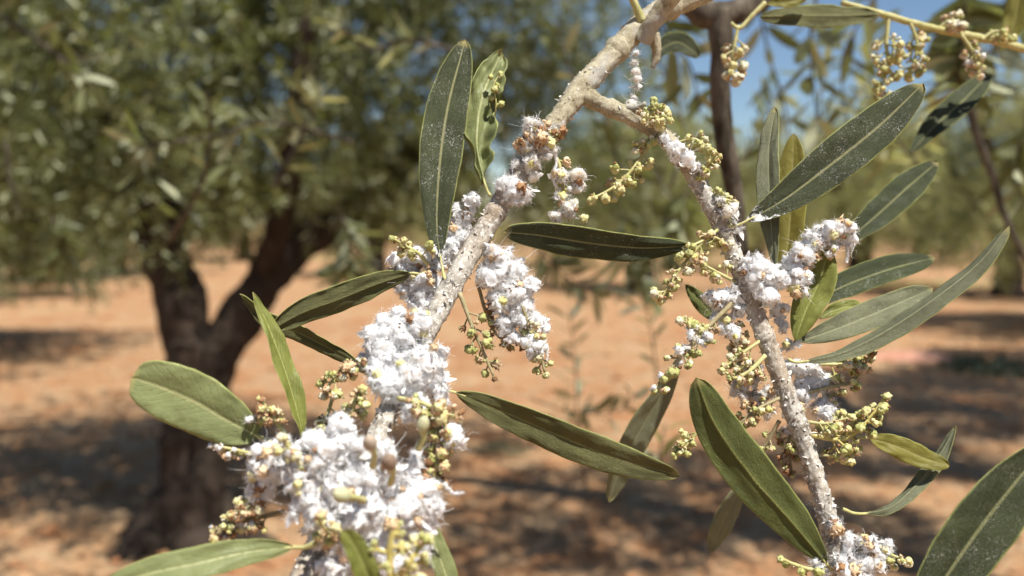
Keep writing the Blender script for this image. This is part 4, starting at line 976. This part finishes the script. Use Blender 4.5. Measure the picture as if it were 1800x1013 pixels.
# shoot buds standing in front of the lower wax
for (a, b_, k, r_) in (((655, 820, .234), (650, 778, .228), 1, 13), ((686, 850, .230), (684, 812, .225), 0, 14), ((640, 880, .230), (600, 870, .225), 2, 14), ((735, 790, .238), (744, 745, .236), 2, 11)):
    mb = MB(); p0, p1 = P(*a), P(*b_); dd = (p1 - p0).normalized(); px = PX(b_[2])
    tube(mb, [p0, (p0 + p1) / 2 + Vector((.0008, 0, 0)), p1 - dd * r_ * px * .9], [px * 7, px * 5, px * 8], 12, 8, .0001, 500)
    s_ = mb.obj('bud_stalk', [M['stalk']], B, origin=p0)
    o = bpy.data.objects.new('shoot_bud', OVAL[k]); C.objects.link(o); o.parent = s_; m4 = axis_mat(p1 - p0, dd, r_ * px); o.matrix_local = m4
# ------------------------------------------------------------------ wax clumps on the stems
wax('large fluffy wax clump caking the stem just below the drab olive leaf', [(735, 565, 22), (705, 590, 34), (678, 625, 38), (720, 640, 40, .258), (752, 625, 28), (700, 680, 40, .255), (752, 682, 30), (660, 600, 22), (775, 670, 20), (692, 572, 24), (735, 715, 28, .254), (770, 700, 20), (650, 640, 20), (700, 715, 22)], .262, specks=50, seed=1, debris=14)
wax('largest shaggy wax mass hanging lowest on the main stem', [(600, 768, 26), (632, 800, 32), (580, 800, 30), (545, 830, 34), (620, 850, 42), (565, 880, 42), (640, 900, 46), (700, 840, 42), (722, 880, 44), (755, 872, 28), (690, 930, 42), (742, 925, 30), (605, 940, 40), (555, 925, 30), (645, 985, 42), (700, 990, 38), (740, 975, 22), (525, 895, 22), (590, 1010, 30), (520, 830, 20), (680, 790, 22), (560, 770, 16)], .240, amp=1.2, strand=1.15, specks=90, seed=2, debris=46, voxel=.0006, dz=.8)
wax('loose wax lobe hanging beside the broad oval leaf', [(465, 815, 24), (470, 845, 26), (452, 868, 18), (485, 790, 16), (455, 835, 16)], .243, specks=14, seed=3, debris=12)
wax('shredded wax tuft with brown dried buds high on the main stem', [(937, 228, 16), (952, 242, 16), (925, 262, 16), (935, 285, 10), (962, 262, 12), (905, 285, 8), (938, 305, 6)], .286, amp=1.2, m='wax_cream', specks=16, seed=4, debris=14, strand=1.3)
wax('small wax tuft on the stem at the base of the pale curled leaf', [(900, 330, 15), (915, 346, 13), (885, 325, 12), (908, 356, 10), (925, 352, 7)], .284, specks=8, seed=5, debris=2, strand=1.3)
wax('bluish shaded wax patch between the tall dark leaf and stem', [(812, 378, 20), (830, 352, 14), (800, 405, 22), (792, 438, 20), (812, 425, 18), (798, 462, 14)], .291, amp=.8, specks=12, seed=6, debris=4)
wax('drooping wax clump hanging below the tip of the level leaf', [(848, 438, 16), (876, 455, 24), (866, 488, 26), (900, 478, 24), (900, 520, 28), (928, 502, 16), (918, 548, 26), (888, 572, 18), (945, 568, 15), (930, 592, 13), (878, 528, 22), (895, 440, 10), (905, 592, 12)], .284, specks=60, seed=7, debris=10)
wax('wax patch under the foot of the tall dark leaf', [(735, 455, 16), (718, 480, 20), (752, 500, 24), (738, 522, 24), (708, 510, 13), (765, 470, 14), (700, 455, 9), (760, 525, 18)], .285, specks=36, seed=8, debris=10)
wax('creamy wax tuft on the short bud stalk beside the upper fork', [(985, 312, 13), (1015, 308, 12), (985, 345, 12), (1000, 370, 14), (1018, 325, 9), (980, 380, 10), (1025, 385, 8)], .288, specks=14, seed=9, debris=8, m='wax_cream')
wax('club-shaped wax plug on a bud stalk, tipped with tan buds', [(1480, 402, 18), (1455, 408, 20), (1432, 428, 20), (1412, 448, 17), (1492, 420, 13), (1395, 468, 17), (1470, 425, 14), (1420, 415, 10)], .286, specks=34, seed=10, debris=8)
wax('wax ball in the crook under the club-shaped plug', [(1335, 475, 22), (1368, 488, 22), (1395, 498, 20), (1332, 505, 22), (1402, 482, 13), (1350, 520, 16), (1315, 470, 14)], .285, specks=30, seed=11, debris=8)
wax('wax clump on the outer side of the side stem at mid height', [(1262, 530, 17), (1285, 520, 17), (1270, 560, 17), (1297, 545, 16), (1248, 520, 8), (1285, 578, 12)], .289, specks=20, seed=12, debris=8)
wax('long wax streak running down behind the side stem', [(1375, 575, 14), (1383, 605, 16), (1392, 645, 18), (1412, 688, 20), (1438, 680, 20), (1452, 718, 20), (1428, 645, 14), (1460, 742, 11), (1400, 720, 14), (1366, 545, 10)], .292, specks=40, seed=13, debris=10, dz=.5)
wax('thin creamy wax web behind the tan buds on the side stem', [(1330, 660, 18), (1302, 680, 18), (1330, 702, 18), (1352, 722, 12), (1312, 650, 14), (1350, 690, 14), (1378, 760, 12)], .296, specks=60, seed=14, debris=26, m='wax_cream', dz=.4)
wax('ragged wax clump at the foot of the side stem', [(1468, 925, 12), (1498, 945, 15), (1530, 952, 15), (1478, 985, 24), (1518, 990, 22), (1560, 960, 12), (1500, 1015, 26), (1545, 985, 14), (1450, 1005, 14), (1440, 985, 9)], .273, specks=40, seed=15, debris=14)
wax('small wax flecks on the side stem just below the fork', [(1190, 268, 11), (1210, 278, 10), (1228, 292, 8), (1178, 262, 8), (1170, 245, 7)], .290, specks=6, seed=16)
wax('small wax smear on the side stem above the large dark leaf', [(1268, 352, 9), (1285, 372, 9), (1300, 405, 9), (1290, 390, 7)], .289, specks=6, seed=17, m='wax_cream')
wax('stringy wax thread hanging from the thick upper stem', [(1118, 95, 6), (1114, 110, 6), (1117, 125, 5), (1119, 140, 6), (1117, 155, 6), (1115, 170, 6), (1112, 183, 6)], .302, amp=.7, specks=2, seed=18, m='wax_cream', voxel=.0004)
wax('small spiky wax tuft below the tan buds', [(800, 770, 9), (806, 780, 7), (795, 762, 6), (780, 790, 8)], .246, amp=1., strand=2., specks=4, seed=19)
wax('little wax dab on the stalk behind the oval leaf foot', [(500, 775, 12), (520, 790, 12), (440, 738, 6)], .25, specks=4, seed=20)
wax('scattered wax on the slanting bud stalk', [(1215, 590, 9), (1232, 600, 8), (1205, 610, 8), (1240, 585, 7), (1190, 640, 6)], .283, specks=14, seed=21)
wax('frothy wax on the lower bud clusters of the hanging stalk', [(940, 605, 9), (955, 615, 8), (935, 620, 7)], .279, specks=6, seed=22)
merge_extra('small_buds', B)
def thread(pts, label, r_=2.2):
    mb = MB(); W3 = [P(*p) for p in pts]; tube(mb, W3, [PX(p[2]) * r_ * q for p, q in zip(pts, (1, .6, .8, .5, .3, .3))], 40, 7, .0003, 1500)
    V_ = np.concatenate(mb.v); cc = V_.reshape(-1, 7, 3).mean(1).repeat(7, 0); nn_ = V_ - cc; nn_ /= np.linalg.norm(nn_, axis=1)[:, None] + 1e-9
    fuzz(mb, V_, nn_, 160, .0003, .0009, .00005)
    tag(mb.obj('wax_thread', [M['wax']], origin=W3[0]), label, 'wax thread')
thread([(780, 850, .24), (795, 866, .24), (806, 868, .24), (815, 866, .24)], 'short stiff white wax thread poking out of the shaggiest mass', 4)
thread([(965, 560, .284), (955, 590, .284), (962, 625, .283), (955, 650, .283)], 'thin white wax thread trailing off the drooping clump')
thread([(972, 250, .288), (978, 285, .288), (972, 310, .288), (978, 330, .288)], 'twisted cream wax thread below the brown dried buds', 4)
thread([(1488, 430, .286), (1490, 450, .286), (1488, 462, .286)], 'tiny wax drip under the club-shaped plug', 3)
# ------------------------------------------------------------------ flowering twig across the top
Q0 = P(1830, 95, .40)
Q = thing('flowering_twig', 'slender blurred flowering twig across the top with hanging bud clusters', 'twig', Q0)
mb = MB(); tube(mb, [Q0, P(1770, 78, .395), P(1700, 62, .39), P(1640, 50, .385), P(1560, 28, .38), P(1480, 5, .375)], [PX(.39) * r for r in (7, 7, 7, 6, 6, 5)], 50, 10, .0003, 300)
tube(mb, [P(1345, 5, .37), P(1320, 30, .37), P(1300, 50, .37), P(1285, 40, .37)], [PX(.37) * r for r in (5, 4, 4, 3)], 20, 8, .0002, 300)
mb.obj('stem', [M['stalk']], Q, origin=Q0)
leaf(Q, [(1335, 30, .37), (1400, 28, .37), (1475, 28, .371), (1548, 26, .372)], 44, 'under', ('top', 'olive'), roll=28, fold=10, a=.55, b=.55)
leaf(Q, [(1760, 90, .41), (1780, 50, .41), (1790, 10, .41), (1800, -50, .41)], 46, 'top', ('yellow', 'fresh'), roll=15)
leaf(Q, [(1800, 80, .42), (1812, 50, .42), (1820, 20, .42), (1830, -30, .42)], 50, 'top', ('green', 'fresh'), roll=15)
leaf(Q, [(1345, 8, .365), (1370, 5, .365), (1400, 0, .365), (1430, -20, .365)], 24, 'top', ('yellow', 'fresh'), roll=15)
N_BUD[0] = 40
cluster(Q, [(1562, 30, .38), (1558, 75, .38), (1560, 120, .38), (1545, 168, .38)], 10, 'yycg', 9, 34, 'stalk', 4, 41, 1.)
cluster(Q, [(1298, 45, .37), (1292, 75, .37), (1288, 105, .37), (1292, 138, .37)], 8, 'cyct', 9, 26, 'stalk', 3.5, 42, .7)
cluster(Q, [(1600, 40, .382), (1612, 80, .382), (1600, 130, .382)], 7, 'ycg', 8.5, 28, 'stalk', 3.5, 43, .9)
cluster(Q, [(1690, 62, .388), (1712, 95, .388), (1722, 130, .388)], 7, 'cwyt', 8.5, 20, 'stalk', 3.5, 44, .8)
cluster(Q, [(1650, 52, .386), (1665, 38, .385), (1690, 42, .384)], 6, 'cwt', 9, 18, 'stalk', 3.5, 45, .8)
cluster(Q, [(1725, 70, .39), (1750, 55, .39), (1780, 66, .39)], 4, 'yg', 7.5, 18, 'stalk', 3, 46, .6)
merge_extra('small_buds', Q)
